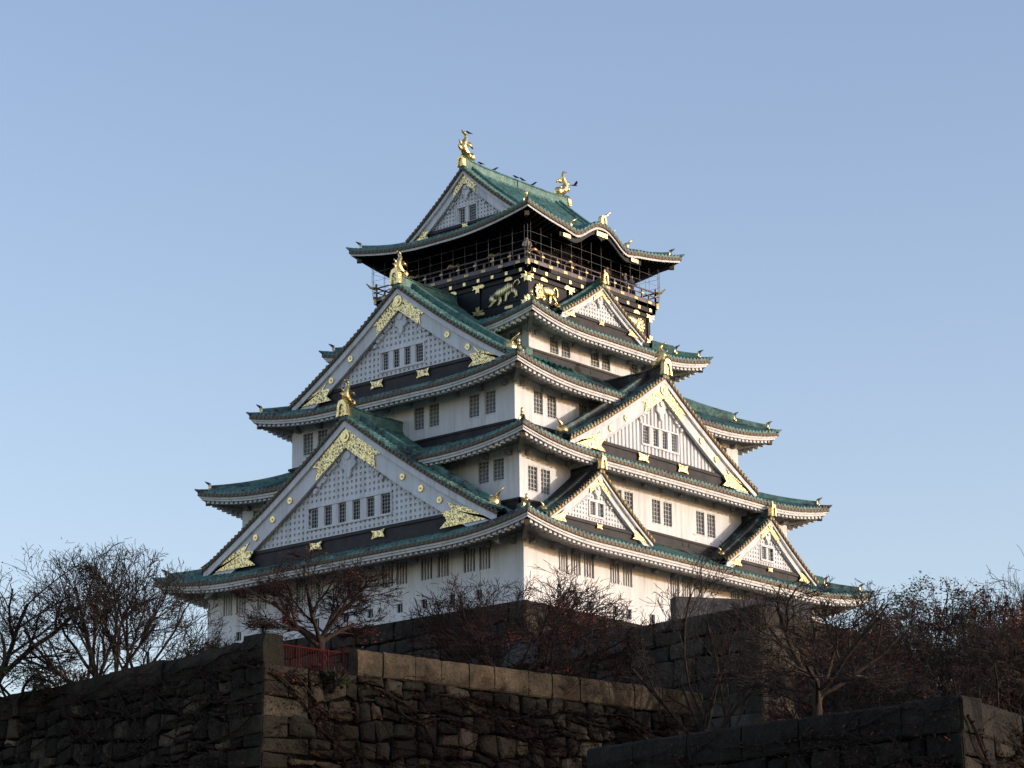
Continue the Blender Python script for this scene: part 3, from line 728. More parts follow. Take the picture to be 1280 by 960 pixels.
for face in 'RL':
    P = PF(face); hl, d = half(face, 5.72, 5.66); nn_ = FR[face][1] * .03
    for i in range(11):
        x = -hl + .25 + (2 * hl - .5) * i / 10; gf(lambda m: m.box(P, x - .10, x + .10, d + .305, d + .33, 51.04, 51.24))
        if i % 2 == 1:
            gf(lambda m: m.prism([P(x + a, d + .105, z) for a, z in ((-.28, 50.74), (.28, 50.74), (.30, 50.84), (.14, 50.96), (-.14, 50.96), (-.30, 50.84))], nn_))
            gf(lambda m: m.prism([P(x + a, d + .105, z) for a, z in ((-.28, 49.06), (.28, 49.06), (.32, 49.14), (.28, 49.22), (-.28, 49.22), (-.32, 49.14))], nn_))
    for x in (-hl, -1.95, 1.95, hl):
        for zc, sgn in ((50.83, -1), (49.25, 1)):
            def cross(m):
                m.prism([P(x + a, d + .11, zc + z * sgn) for a, z in ((-.42, .14), (-.31, 0), (-.42, -.14), (-.16, -.09), (.16, -.09), (.42, -.14), (.31, 0), (.42, .14), (.16, .09), (-.16, .09))], nn_)
                m.prism([P(x + a, d + .12, zc + z * sgn) for a, z in ((-.12, -.05), (.12, -.05), (.14, .38), (.0, .31), (-.14, .38))], nn_)
            gf(cross)
def tiger(face, x, z, s, flip, mane, parent):
    P = PF(face); hl, d = half(face, 5.72, 5.66); l, n = FR[face]; f = -1 if flip else 1
    mb = MB(); Q = lambda a, b, o=.06: P(x + f * a * s, d + o, z + b * s)
    fl = dict(n=8)
    def t_(pts, rad): mb.tube([Q(*p) for p in pts], [r * s * 1.25 for r in rad], 8)
    if mane:
        t_([(-.45, .10), (-.20, .22), (.10, .30), (.42, .22), (.62, .10)], [.24, .27, .25, .28, .16])
        mb.ball(Q(-.74, .10, .12), [.44 * s, .16, .47 * s], 12, ax=(l, n, Vector((0, 0, 1))))
        for k in range(11):
            a_ = 2 * pi * k / 11; mb.ball(Q(-.74 + .40 * cos(a_), .10 + .42 * sin(a_), .14), .11 * s, 6)
        mb.ball(Q(-.80, .02, .30), [.20 * s, .10, .22 * s], 8, ax=(l, n, Vector((0, 0, 1))))
        for a_ in (-.88, -.70): mb.ball(Q(a_, .10, .40), .045 * s, 6)
        t_([(-.70, -.25), (-.98, -.42), (-1.15, -.44)], [.11, .085, .08]); t_([(-.32, -.02), (-.28, -.30), (-.42, -.48)], [.13, .09, .08])
        t_([(.36, .10), (.26, -.20), (.30, -.42), (.14, -.47)], [.15, .10, .075, .07]); t_([(.60, .08), (.78, -.16), (.84, -.38), (.66, -.46)], [.15, .10, .075, .07])
        t_([(.66, .20), (.66, .52), (.82, .66), (1.0, .54), (1.02, .20), (.94, .02)], [.05, .05, .045, .045, .05, .075])
    else:
        t_([(-.80, -.02), (-.45, .16), (-.05, .24), (.32, .40), (.56, .36)], [.19, .25, .22, .25, .14])
        mb.ball(Q(-.98, -.10, .12), [.23 * s, .12, .22 * s], 10, ax=(l, n, Vector((0, 0, 1))))
        for a in (-1.10, -.90): mb.ball(Q(a, .12, .1), .06 * s, 6)
        y0 = -.06
        t_([(-.62, .06 + y0), (-.86, -.22 + y0), (-1.12, -.42 + y0), (-1.26, -.46 + y0)], [.14, .10, .08, .07])
        t_([(-.42, .02 + y0), (-.34, -.26 + y0), (-.50, -.46 + y0), (-.60, -.47 + y0)], [.13, .10, .08, .07])
        t_([(.30, .22 + y0), (.10, -.02 + y0), (.06, -.30 + y0), (-.08, -.34 + y0)], [.15, .11, .08, .07])
        t_([(.52, .26 + y0), (.78, .08 + y0), (.84, -.18 + y0), (.68, -.26 + y0)], [.16, .11, .07, .07])
        t_([(.58, .42), (.76, .66), (1.0, .72), (1.08, .50), (.96, .40)], [.05, .045, .04, .04, .05])
    o = part(mb, 'animal_relief', M_GOLD if mane else M_STRIPE, parent, True)
    # flatten towards the panel
    for v in o.data.vertices:
        w_ = Vector(v.co); k = w_.dot(n) - d; v.co = w_ - n * (k * .55 - .02 if k > -9 else 0)
tiger('L', 4.0, 49.98, 1.02, False, False, lac); tiger('L', -4.0, 49.98, 1.02, True, False, lac)
tiger('R', -4.0, 50.0, .95, False, True, lac); tiger('R', 4.05, 50.0, .95, True, True, lac)
# netting cage between balcony and top eave
cg = MB()
def cage_path(P, x, hl, d, k=0):
    return [P(x, d + .26, 53.92), P(x, d + .26, 52.5), P(x, d + .22, 51.9), P(x, d + .12, 51.45), P(x, d + .02, 51.2)]
for face in 'RLKB':
    P = PF(face); hl, d = half(face, 6.05, 5.95); n = 13
    for i in range(n + 1):
        x = -hl + 2 * hl * i / n
        zt = 53.92 + T5.L(max(0, hl + .4 - abs(x) + .6)) * .45 + T5.bz(face, x) * .8 - .1
        pts = cage_path(P, x, hl, d); pts[0] = P(x, d + .26, zt); cg.tube(pts, .010, 4)
    for z, o in ((53.3, .26), (52.75, .26)): cg.tube([P(-hl, d + o, z), P(hl, d + o, z)], .009, 4)
for sx in (-1, 1):
    for sy in (-1, 1):
        for z, o in ((53.3, .26), (52.75, .26)):
            cg.tube([Vector((sx * (6.05 + .0), sy * (5.95 + o), z)), Vector((sx * (6.05 + .17), sy * (5.95 + .17), z)), Vector((sx * (6.05 + o), sy * (5.95 + .0), z))], .009, 4)
        cc = lambda o, z: Vector((sx * (6.05 + o * .75), sy * (5.95 + o * .75), z))
        cg.tube([cc(.26, 54.1), cc(.26, 52.5), cc(.22, 51.9), cc(.12, 51.45), cc(0, 51.2)], .014, 4)
part(cg, 'netting_cage', M_WIRE)
#TAIL#
# ---------------------------------------------------------------- stone walls
def stone_wall(name, pts, ztop, zbot, batter, rowh, stonew, mat, seed, label, cat='stone wall', cap=None, capmat=None, capw=1.25, corners=(), quad=0.0, rough=1.0, capseg=None):
    """pts: plan polyline, the outer side on the right of the walking direction; cap: height of the capstone course; capseg: segments that carry capstones"""
    root = tag(empty(name, (pts[0][0], pts[0][1], zbot)), label, cat)
    off = Vector((-pts[0][0], -pts[0][1], -zbot))
    rnd = random.Random(seed)
    V = [Vector((p[0], p[1], 0)) for p in pts]; n = len(V)
    dirs = [(V[i + 1] - V[i]).normalized() for i in range(n - 1)]
    nor = [Vector((d.y, -d.x, 0)) for d in dirs]
    ext = [0.0] * n
    for i in range(1, n - 1):
        a = atan2(dirs[i].y, dirs[i].x) - atan2(dirs[i - 1].y, dirs[i - 1].x); a = (a + pi) % (2 * pi) - pi
        ext[i] = tan(a / 2)
    bf = lambda h: batter[0] * h + batter[1] * h * h
    mb = MB(); back = MB()
    for i in range(n - 1):
        L = (V[i + 1] - V[i]).length; o, dv, nv = V[i], dirs[i], nor[i]
        def W(x, z, out=0.0):    # x in 0..1 of the lengthened row
            b = bf(max(0, ztop - z)); x0, x1 = -ext[i] * b, L + ext[i + 1] * b
            xx = x0 + (x1 - x0) * x / L
            return o + dv * xx + nv * (b + out) + Vector((0, 0, z)) + off
        rows = [[W(0, z, -.10), W(L, z, -.10)] for z in [ztop - (ztop - zbot) * k / 10 for k in range(11)]]
        back.grid(rows)
        z = ztop; ph = [rnd.uniform(0, 6.28) for _ in range(40)]; r = 0
        hts = []
        while z > zbot + .2:
            h = rnd.uniform(*rowh); hts.append((z, z - h)); z -= h
        def wob(k, x): return 0 if k == 0 else rough * (.16 * sin(x * .9 + ph[k % 40]) + .10 * sin(x * 2.3 + ph[(k * 3) % 40]) + .05 * sin(x * 5.1 + ph[(k * 7) % 40]))
        for k, (za, zb_) in enumerate(hts):
            x = 0.0; cuts = [0.0]
            if i in corners or True:
                if ext[i] > .3: x = 1.9 if k % 2 == 0 else 1.05; cuts.append(x)
            end = L - ((1.05 if k % 2 == 0 else 1.9) if ext[i + 1] > .3 else 0)
            while x < end - stonew[1] * .9:
                x += rnd.uniform(*stonew); cuts.append(x)
            if end < L: cuts.append(end)
            cuts.append(L)
            for c in range(len(cuts) - 1):
                xa, xb = cuts[c], cuts[c + 1]
                if xb - xa < .12: continue
                corner = (c == 0 and ext[i] > .3) or (c == len(cuts) - 2 and ext[i + 1] > .3)
                jt = 0.0 if corner else 1.0
                sub = []
                t0, t1, b0, b1 = za + wob(k, xa) * (.4 if corner else 1), za + wob(k, xb) * (.4 if corner else 1), zb_ + wob(k + 1, xa) * (.4 if corner else 1), zb_ + wob(k + 1, xb) * (.4 if corner else 1)
                sk = rnd.uniform(-.14, .14) * jt * rough
                if not corner and rnd.random() < .22 and (xb - xa) > .7 and rough > .5:
                    m1, m2 = rnd.uniform(.35, .65), rnd.uniform(.35, .65)
                    sub = [[(xa, b0), (xb, b1), (xb, b1 + (t1 - b1) * m2), (xa, b0 + (t0 - b0) * m1)], [(xa, b0 + (t0 - b0) * m1), (xb, b1 + (t1 - b1) * m2), (xb, t1), (xa, t0)]]
                else: sub = [[(xa, b0), (xb, b1), (xb, t1), (xa, t0)]]
                for poly in sub:
                    gap = .028 if not corner else .018
                    cx = sum(p[0] for p in poly) / 4; cz = sum(p[1] for p in poly) / 4
                    out = []
                    for a in range(4):
                        p, q = poly[a], poly[(a + 1) % 4]
                        j = .11 * rough * jt
                        px, pz = p[0] + rnd.uniform(-j, j), p[1] + rnd.uniform(-j, j) * .8
                        out.append((px, pz, 1)); mm = rnd.uniform(.35, .65); out.append((p[0] + (q[0] - p[0]) * mm + rnd.uniform(-.03, .03) * jt, p[1] + (q[1] - p[1]) * mm + rnd.uniform(-.03, .03) * jt, 0))
                    hw = max(.2, (xb - xa) / 2); hh_ = max(.15, (poly[2][1] - poly[1][1]) / 2)
                    def ring(s_, o_, cornercut):
                        res = []
                        for (px, pz, kk) in out:
                            f = 1 - s_ / (hw if abs(px - cx) > abs(pz - cz) else hh_) - (cornercut if kk else 0)
                            res.append(W(min(max(cx + (px - cx) * f, -.0), L), min(cz + (pz - cz) * f, ztop), o_))
                        return res
                    pr_ = rnd.uniform(.02, .12) * (.35 if corner else 1) * (.4 + .6 * rough)
                    R0 = ring(gap, -.10, .06 * jt); R1 = ring(gap + .01, pr_ * .35, .07 * jt); R2 = ring(gap + .09, pr_ + .02, .09 * jt)
                    cen = W(cx, cz, pr_ + rnd.uniform(.0, .05) * jt + .02)
                    b = len(mb.v); mb.v += [tuple(p) for p in R0 + R1 + R2] + [tuple(cen)]
                    for a in range(8):
                        e_ = (a + 1) % 8
                        mb.f += [(b + a, b + e_, b + 8 + e_, b + 8 + a), (b + 8 + a, b + 8 + e_, b + 16 + e_, b + 16 + a), (b + 16 + a, b + 16 + e_, b + 24)]; mb.m += [0, 0, 0]
    face = mb.build('stone_facing', mat, root); back.build('wall_core', M_GAP, root)
    if cap:
        for i in range(n - 1):
            if capseg is not None and i not in capseg: continue
            L = (V[i + 1] - V[i]).length; x = 0.0
            while x < L - .05:
                w_ = rnd.uniform(capw * .82, capw * 1.3)
                if L - x - w_ < capw * .5: w_ = L - x
                x1 = min(L, x + w_); dz = rnd.uniform(-.02, .02); do = rnd.uniform(-.02, .03)
                c = MB(); g = .02
                a0, a1 = x + g, x1 - g
                if x == 0 and ext[i] > .3: a0 = x - do
                Pc = lambda xx, dd, zz: V[i] + dirs[i] * xx + nor[i] * (dd + do) + Vector((0, 0, zz)) + off
                nn = 6
                rows = []
                for (dd, zz, s_) in ((-.95, 0, 0), (.0, 0, 0), (.05, .05, .0), (.07, cap * .5, .0), (.05, cap + dz - .06, .0), (-.02, cap + dz, .03), (-.90, cap + dz, .03), (-.95, 0, 0)):
                    rows.append([Pc(a0 + s_ + (a1 - a0 - 2 * s_) * k / nn, dd + rnd.uniform(-.012, .012), ztop + zz + rnd.uniform(-.015, .015)) for k in range(nn + 1)])
                c.grid(rows); c.add([r[0] for r in rows], (tuple(range(8)),)); c.add([r[-1] for r in rows], (tuple(range(8)),))
                c.build('capstone', capmat, root)
                x = x1
    return root
# keep base: four battered sides
stone_wall('keep_stone_base', [(-13.95, 12.1), (-13.95, -12.1), (13.95, -12.1), (13.95, 12.1)], 29.78, 17.5, (.17, .016), (.75, 1.1), (1.0, 2.0), M_BASE, 5,
           'tall battered granite base directly under the white keep', 'stone base', rough=.55)
tp = MB(); tp.quad((-13.9, -12.05, 29.74), (13.9, -12.05, 29.74), (13.9, 12.05, 29.74), (-13.9, 12.05, 29.74)); tp.build('base_top', M_BASE, bpy.data.objects['keep_stone_base']).location = (13.95, -12.1, -17.5)
# small platform in front of the keep
stone_wall('stone_platform', [(-17.2, -13.2), (-17.8, -22.1), (-18.44, -30.12), (-4.0, -29.2), (2.0, -26)], 26.5, 17.2, (.035, .004), (.8, 1.25), (1.1, 2.3), M_BASE, 11,
           'dark walled stone platform with a sharp corner in front of the keep', 'stone platform', rough=.7)
pf = MB(); pf.add([(-17.2, -13.2, 26.47), (-17.8, -22.1, 26.47), (-18.4, -30.08, 26.47), (-4, -29.2, 26.47), (2, -26, 26.47), (0, -13, 26.47)], ((0, 1, 2, 3, 4, 5),)); pf.build('platform_top', M_BASE, bpy.data.objects['stone_platform']).location = (17.2, 13.2, -17.2)
sl = MB()
a, b = Vector((-18.2, -24.98, 0)), Vector((-12.2, -31.2 + 1.0, 0)); b = Vector((-12.3, -29.9, 0)) + Vector((.0, -.0, 0))
def slab(name, x0, y0, x1, y1, z0, z1, th, label, nseg, mat=None):
    root = tag(empty(name, (x0, y0, z0)), label, 'parapet'); d = Vector((x1 - x0, y1 - y0, 0)); L = d.length; d.normalize(); nn = Vector((d.y, -d.x, 0))
    for k in range(nseg):
        m_ = MB(); c0, c1 = L * k / nseg + .01, L * (k + 1) / nseg - .01
        p = [d * c0, d * c1, d * c1 - nn * th, d * c0 - nn * th]; t_ = Vector((0, 0, z1 - z0))
        m_.hexa(p + [q + t_ for q in p]); o = m_.build('parapet_slab', mat or M_SLAB, root)
        bv = o.modifiers.new('bevel', 'BEVEL'); bv.width = .03; bv.segments = 2
slab('granite_parapet', -18.1, -25.05, -12.3, -29.0, 26.48, 27.62, .8, 'smooth blue grey granite parapet rising above the dark platform', 2)
slab('ramp_side_slab', -18.55, -14.4, -18.08, -21.9, 25.35, 26.56, .9, 'smooth pale slab on the lower left edge of the dark platform', 1)
# front wall over the moat with its corner on the left
L1 = [(-53.2, -5.0), (-55.4, -20.4), (-57.75, -37.3), (-53.75, -37.85), (-37.4, -40.75), (-36.6, -36.0)]
WF = stone_wall('front_stone_wall', L1, 18.0, 0.0, (.06, .006), (.42, .80), (.5, 1.2), M_STONE, 21,
           'long creeper grown stone wall with a tall corner at the left front', cap=.92, capmat=M_CAP, capseg=(3,), capw=1.3)
off_ = Vector((53.2, 5.0, 0))
def capline(p0, p1, z, h, mat, seed, cw=1.7, parent=WF, off=off_):
    rnd = random.Random(seed); p0, p1 = Vector((*p0, 0)), Vector((*p1, 0)); d = p1 - p0; L = d.length; d.normalize(); nn = Vector((d.y, -d.x, 0)); x = 0
    while x < L - .3:
        w_ = rnd.uniform(cw * .7, cw * 1.3); x1 = min(L, x + w_); m_ = MB(); hh = h * rnd.uniform(.92, 1.03); o = rnd.uniform(-.04, .05)
        rows = []
        for (dd, zz) in ((-.9, 0), (0, 0), (.06, .08), (.07, hh * .6), (-.04, hh), (-.85, hh * .98), (-.9, 0)):
            rows.append([p0 + d * (x + .015 + (x1 - x - .03) * k / 5) + nn * (dd + o + rnd.uniform(-.02, .02)) + Vector((0, 0, z + zz + rnd.uniform(-.03, .03) * (zz > 0))) + off for k in range(6)])
        m_.grid(rows); m_.add([r[0] for r in rows], (tuple(range(7)),)); m_.add([r[-1] for r in rows], (tuple(range(7)),))
        m_.build('capstone', mat, parent); x = x1
capline(L1[0], L1[1], 18.0, .9, M_STONE, 1); capline(L1[1], (-57.6, -36.2), 18.0, .92, M_STONE, 2)
capline((-57.7, -36.2), (-57.75, -37.32), 18.0, 1.06, M_STONE, 3, 1.4)
# lower wall on the right
L2 = [(-60.0, -58.4), (-67.1, -58.95), (-67.99, -70.86), (-50.0, -68.3)]
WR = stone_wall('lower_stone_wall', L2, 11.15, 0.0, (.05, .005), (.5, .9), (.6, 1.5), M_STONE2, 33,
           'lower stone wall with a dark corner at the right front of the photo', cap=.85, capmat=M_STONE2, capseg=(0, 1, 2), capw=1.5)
# earth behind the walls
def terrace(name, pts, z0, z1):
    m_ = MB(); n = len(pts); m_.add([(x, y, z1) for x, y in pts], (tuple(range(n)),))
    for i in range(n):
        (a, b), (c, d) = pts[i], pts[(i + 1) % n]; m_.quad((a, b, z0), (c, d, z0), (c, d, z1), (a, b, z1))
    return tag(m_.build(name, M_GROUND), kind='structure')
terrace('upper_terrace', [(-53.0, 60), (-53.0, -4.6), (-55.2, -20.4), (-57.45, -36.9), (-53.6, -37.4), (-37.2, -40.1), (-30, -38), (60, -38), (60, 60)], .1, 17.85)
terrace('lower_terrace', [(-59.9, -38.6), (-59.9, -59.0), (-66.9, -59.5), (-67.7, -70.5), (-48, -67.8), (80, -66), (80, -38.6)], .1, 11.05)
gr = MB(); gr.quad((-3000, -3000, 0), (3000, -3000, 0), (3000, 3000, 0), (-3000, 3000, 0)); tag(gr.build('ground', M_GROUND), kind='structure')
# red railing behind the low stretch of wall
rf_ = empty('red_railing', (-57.2, -37.2, 18)); tag(rf_, 'red steel railing between the wall corner and the pale capstones', 'railing')
m_ = MB(); p0, p1 = Vector((.1, .35, -.12)), Vector((4.0, -.15, -.12))
for z in (.95, .12): m_.tube([p0 + Vector((0, 0, z)), p1 + Vector((0, 0, z))], .03, 6)
m_.build('handrail', M_REDF, rf_)
for k in range(4):
    m_ = MB(); p = p0.lerp(p1, k / 3); m_.tube([p, p + Vector((0, 0, 1.0))], .035, 6); m_.build('post', M_REDF, rf_)
for k in range(36):
    if k % 12 == 0: continue
    m_ = MB(); p = p0.lerp(p1, k / 36); m_.tube([p + Vector((0, 0, .1)), p + Vector((0, 0, .95))], .014, 4); m_.build('baluster', M_REDF, rf_)
# ---------------------------------------------------------------- trees
def make_tree(name, loc, label, group, seed, width, height, trunk_r, trunk_h, n_limb=4, spread=1.0, levels=5, bark=M_BARK, leaf=None, n_leaf=0, leaf_size=.07, cat='tree', upright=.25, rmin=.011, lean=(0, 0), multi=1, dens=1.0, clump=0, splay=.3):
    rnd = random.Random(seed); segs = []; tips = []
    def grow(p, d, length, r, lev):
        ns = 4 if lev < 2 else 3; pts = [p]; rad = [r]; r1 = r * (.62 if lev else .8)
        cur = p.copy(); dd = d.copy()
        for k in range(ns):
            j = .17 + .06 * lev
            dd = (dd + Vector((rnd.uniform(-j, j), rnd.uniform(-j, j), rnd.uniform(-j, j) * .7 + (upright * .10 if lev > 0 else .05)))).normalized()
            if lev >= 1 and dd.z < -.05: dd.z += .15
            cur = cur + dd * (length / ns); pts.append(cur.copy()); rad.append(max(rmin * .75, r + (r1 - r) * (k + 1) / ns))
        segs.append((pts, rad, lev))
        if lev >= levels: tips.append((pts[-1], dd)); tips.append((pts[-2], dd)); return
        nch = [n_limb, 4, 5, 5, 4, 4][lev]
        nch = max(2, int(round(nch * dens * rnd.uniform(.8, 1.2)))) if lev else nch
        for c in range(nch):
            if lev == 0: t = 1.0 - .28 * rnd.random() * (c > 0)
            else: t = .25 + .75 * (c + rnd.random()) / nch
            i = min(ns - 1, int(t * ns)); fr = t * ns - i; q = pts[i].lerp(pts[i + 1], min(1, fr)); rr = rad[i] + (rad[i + 1] - rad[i]) * fr
            base = (pts[i + 1] - pts[i]).normalized()
            ang = rnd.uniform(.55, 1.0) * spread if lev == 0 else rnd.uniform(.35, .85)
            if lev == 0: az = 2 * pi * (c + rnd.uniform(-.25, .25)) / nch + seed
            else: az = rnd.uniform(0, 2 * pi)
            a = base.orthogonal().normalized(); b = base.cross(a)
            if lev == 0: a, b = Vector((1, 0, 0)), Vector((0, 1, 0))
            nd = (base * cos(ang) + (a * cos(az) + b * sin(az)) * sin(ang)).normalized()
            nl = length * (rnd.uniform(.55, .85) if lev else 1) * (1 - .25 * t if lev else 1)
            if lev == 0: nl = height * rnd.uniform(.36, .50)
            grow(q, nd, nl, max(rmin, rr * rnd.uniform(.45, .68)), lev + 1)
    for m in range(multi):
        a = 2 * pi * m / multi; o = Vector((cos(a), sin(a), 0)) * (trunk_r * 1.4 if multi > 1 else 0)
        grow(o, Vector((lean[0] + (cos(a) * splay if multi > 1 else 0), lean[1] + (sin(a) * splay if multi > 1 else 0), 1)).normalized(), trunk_h * rnd.uniform(.85, 1.1), trunk_r * (1 if multi == 1 else .75), 0)
    # fit crown
    allp = [p for s_ in segs for p in s_[0]]
    hz = sorted(p.z for p in allp); zt = hz[int(len(hz) * .997)]
    rr = sorted(hypot(p.x - lean[0] * 2, p.y - lean[1] * 2) for p in allp); r9 = rr[int(len(rr) * .88)]
    sx = (width / 2) / r9
    def fit(p):
        k = min(1, max(0, p.z / max(trunk_h, .01))); s1 = 1 + (sx - 1) * k
        z = p.z if p.z < trunk_h * .6 else trunk_h * .6 + (p.z - trunk_h * .6) * (height * 1.06 - trunk_h * .6) / (zt - trunk_h * .6)
        return Vector((p.x * s1, p.y * s1, z))
    zc = height * .42
    def rho(p, e=0.0):
        b_ = (height - zc) if p.z > zc else height * .6
        return sqrt((p.x * p.x + p.y * p.y) / (width * .5) ** 2 + ((p.z - zc) / b_) ** 2)
    kept = []
    for pts, rad, lev in segs:
        q = [fit(p) for p in pts]
        if lev >= 1:
            lim = 1.0 + rnd.gauss(0, .05); n_ = 1
            if rho(q[0]) > lim: continue
            while n_ < len(q) and (q[n_].z < trunk_h or rho(q[n_]) <= lim): n_ += 1
            q = q[:n_]; rad = rad[:n_]
            if len(q) < 2: continue
        kept.append((q, rad, lev))
    tips = [(p, d) for p, d in tips if rho(fit(p)) <= 1.02] or tips
    root = tag(empty(name, loc), label, cat, group)
    tm = MB(); cm = MB()
    for q, rad, lev in kept:
        if lev == 0: rad = [rad[0] * 1.35] + rad[1:]
        (tm if lev <= 1 else cm).tube(q, rad, 8 if lev == 0 else (6 if lev == 1 else (4 if lev == 2 else 3)), caps=False)
    tm.build('trunk', bark, root, True); cm.build('twigs', bark, root)
    if leaf is not None and n_leaf:
        lm = MB()
        cl = [rnd.choice(tips)[0] for _ in range(clump)] if clump else None
        for _ in range(n_leaf):
            if cl: c = fit(rnd.choice(cl)) + Vector((rnd.gauss(0, .22), rnd.gauss(0, .22), rnd.gauss(0, .10)))
            else:
                p, d = rnd.choice(tips); c = fit(p) + Vector((rnd.gauss(0, .07), rnd.gauss(0, .07), rnd.gauss(0, .06)))
            a = Vector((rnd.gauss(0, 1), rnd.gauss(0, 1), rnd.gauss(0, 1))).normalized(); b = a.orthogonal().normalized() ; s_ = leaf_size * rnd.uniform(.6, 1.3)
            lm.add([c - a * s_, c + b * s_ * .6, c + a * s_, c - b * s_ * .6], ((0, 1, 2, 3),))
        lm.build('leaves', leaf, root)
    return root
def foliage_tree(name, loc, label, group, seed, width, height, leaf, n_clump, per, leaf_size, bark=M_BARK, cz=.55, flat=.42):
    """leafy crown: many small leaves gathered in clumps around bare limbs"""
    rnd = random.Random(seed)
    root = make_tree(name, loc, label, group, seed, width * .95, height * .97, .14, height * .3, 4, .8, 3, bark, upright=.5)
    lm = MB()
    for c in range(n_clump):
        th, u = rnd.uniform(0, 2 * pi), rnd.uniform(-.7, 1); rr = rnd.uniform(.35, 1.0) ** .6
        C = Vector((cos(th) * sqrt(max(0, 1 - u * u)) * width / 2 * rr, sin(th) * sqrt(max(0, 1 - u * u)) * width / 2 * rr, height * cz + u * height * flat * rr))
        cs = rnd.uniform(.22, .42) * width / 7
        for k in range(per):
            p = C + Vector((rnd.gauss(0, cs), rnd.gauss(0, cs), rnd.gauss(0, cs * .55)))
            a = Vector((rnd.gauss(0, 1), rnd.gauss(0, 1), rnd.gauss(0, .6))).normalized(); b = a.orthogonal().normalized(); s_ = leaf_size * rnd.uniform(.5, 1.3)
            lm.add([p - a * s_, p + b * s_ * .55, p + a * s_, p - b * s_ * .55], ((0, 1, 2, 3),))
    lm.build('leaves', leaf, root); return root
def along(px_right, dist): # metres to the photo's right, metres away from the camera
    r_ = Vector((.646, -.763, 0)); f_ = Vector((.763, .646, 0)); p = Vector((-124.87, -105.38, 0)) + f_ * dist + r_ * px_right; return p.x, p.y
GC = 'bare trees on the left terrace'
ZT = 17.85
make_tree('bare_tree', (*along(-15.4, 106), ZT), 'large bare multi-stemmed tree with a domed crown left of the keep', GC, 3, 8.8, 6.6, .20, 1.3, 3, .75, 5, multi=6, splay=.75, upright=.22, dens=1.0, leaf=M_TWIGL, n_leaf=300, leaf_size=.05)
make_tree('bare_tree', (*along(-20.3, 108), ZT), 'big bare tree cut off by the left edge of the photo', GC, 8, 9.2, 7.2, .24, 1.8, 5, .85, 5, upright=.35, dens=.95, leaf=M_RUST, n_leaf=1500, leaf_size=.055)
make_tree('bare_tree', (*along(-12.4, 110), ZT), 'lower bare tree partly in front of the far left end of the lowest roof', GC, 12, 5.6, 4.3, .14, 1.0, 5, .9, 5, upright=.3, leaf=M_TWIGL, n_leaf=600, leaf_size=.05)
make_tree('bare_tree', (*along(-18.0, 114), ZT), 'slender bare tree filling the gap between the two large left trees', GC, 13, 5.0, 5.0, .12, 1.0, 4, .8, 5, upright=.4, dens=.85, leaf=M_RUST, n_leaf=500, leaf_size=.05)
foliage_tree('leafy_shrub', (*along(-18.9, 106), ZT), 'low olive green shrub behind the left part of the wall', None, 17, 3.6, 2.0, M_EVER, 40, 50, .06)
foliage_tree('leafy_shrub', (*along(-16.9, 105), ZT), 'yellowish low shrub at the foot of the large bare tree', None, 18, 2.8, 1.9, M_TWIGL, 34, 40, .06)
GR = 'cherry trees along the front wall'
make_tree('cherry_tree', (*along(-6.75, 97.8), ZT), 'bare cherry tree with red leaves beside the red railing', GR, 5, 6.6, 4.6, .19, 1.5, 6, 1.1, 5, bark=M_BARK2, upright=.10, leaf=M_RED, n_leaf=1100, clump=60, leaf_size=.045, dens=1.15)
make_tree('cherry_tree', (*along(.2, 106.5), ZT), 'wide many-stemmed cherry tree before the keep corner with red leaf tufts', GR, 6, 10.0, 5.7, .16, 1.2, 4, .95, 5, bark=M_BARK2, splay=.8, upright=.13, leaf=M_RED, n_leaf=1200, clump=60, leaf_size=.045, multi=5, dens=.95)
make_tree('cherry_tree', (*along(3.0, 108.5), ZT), 'thin dark cherry tree just behind and right of the wide one', GR, 61, 6.2, 3.9, .12, .8, 4, 1.1, 5, bark=M_BARK2, upright=.15, multi=2, dens=.9, leaf=M_RED, n_leaf=300, clump=20, leaf_size=.045)
make_tree('young_bare_tree', (*along(7.1, 105.5), 11.05), 'tall thin bare tree in front of the dark platform wall', None, 41, 8.6, 13.0, .14, 7.6, 6, .8, 5, upright=.22, rmin=.012, dens=.85)
make_tree('young_bare_tree', (*along(8.1, 107), 11.05), 'second thin bare tree beside the platform corner, more upright', None, 44, 5.4, 12.4, .10, 7.4, 4, .7, 5, upright=.3, rmin=.011, dens=.8)
GB = 'bare trees on the right terrace'
make_tree('spreading_tree', (*along(7.75, 71.5), 11.05), 'dark spreading tree with a pale trunk stub behind the lower wall', GB, 15, 6.6, 4.9, .15, 2.0, 6, 1.0, 5, bark=M_BARK, upright=.16, dens=1.1, rmin=.009, leaf=M_RUST, n_leaf=350, leaf_size=.035)
specs = [('rust', 11.4, 95, 11.05, 6.5, 8.9, 21), ('bare', 11.4, 85, 11.05, 6.5, 6.6, 22), ('rust', 15.0, 97, 11.05, 8.5, 9.9, 23), ('rust', 17.8, 92, 11.05, 8.0, 8.8, 24), ('ever', 16.4, 110, 11.05, 7.0, 12.8, 25),
         ('ever', 18.2, 113, 11.05, 5.5, 13.4, 26), ('rust', 13.6, 108, 11.05, 7.0, 11.0, 27), ('bare', 19.0, 106, 11.05, 5.5, 12.4, 28), ('bare', 20.6, 110, 11.05, 6.0, 13.0, 29), ('rust', 15.6, 82, 11.05, 7.0, 6.0, 30), ('bare', 12.6, 76, 11.05, 6.0, 4.6, 31),
         ('bare', 13.1, 103, 11.05, 4, 10.9, 35), ('rust', 20.4, 97, 11.05, 7, 10.6, 36)]
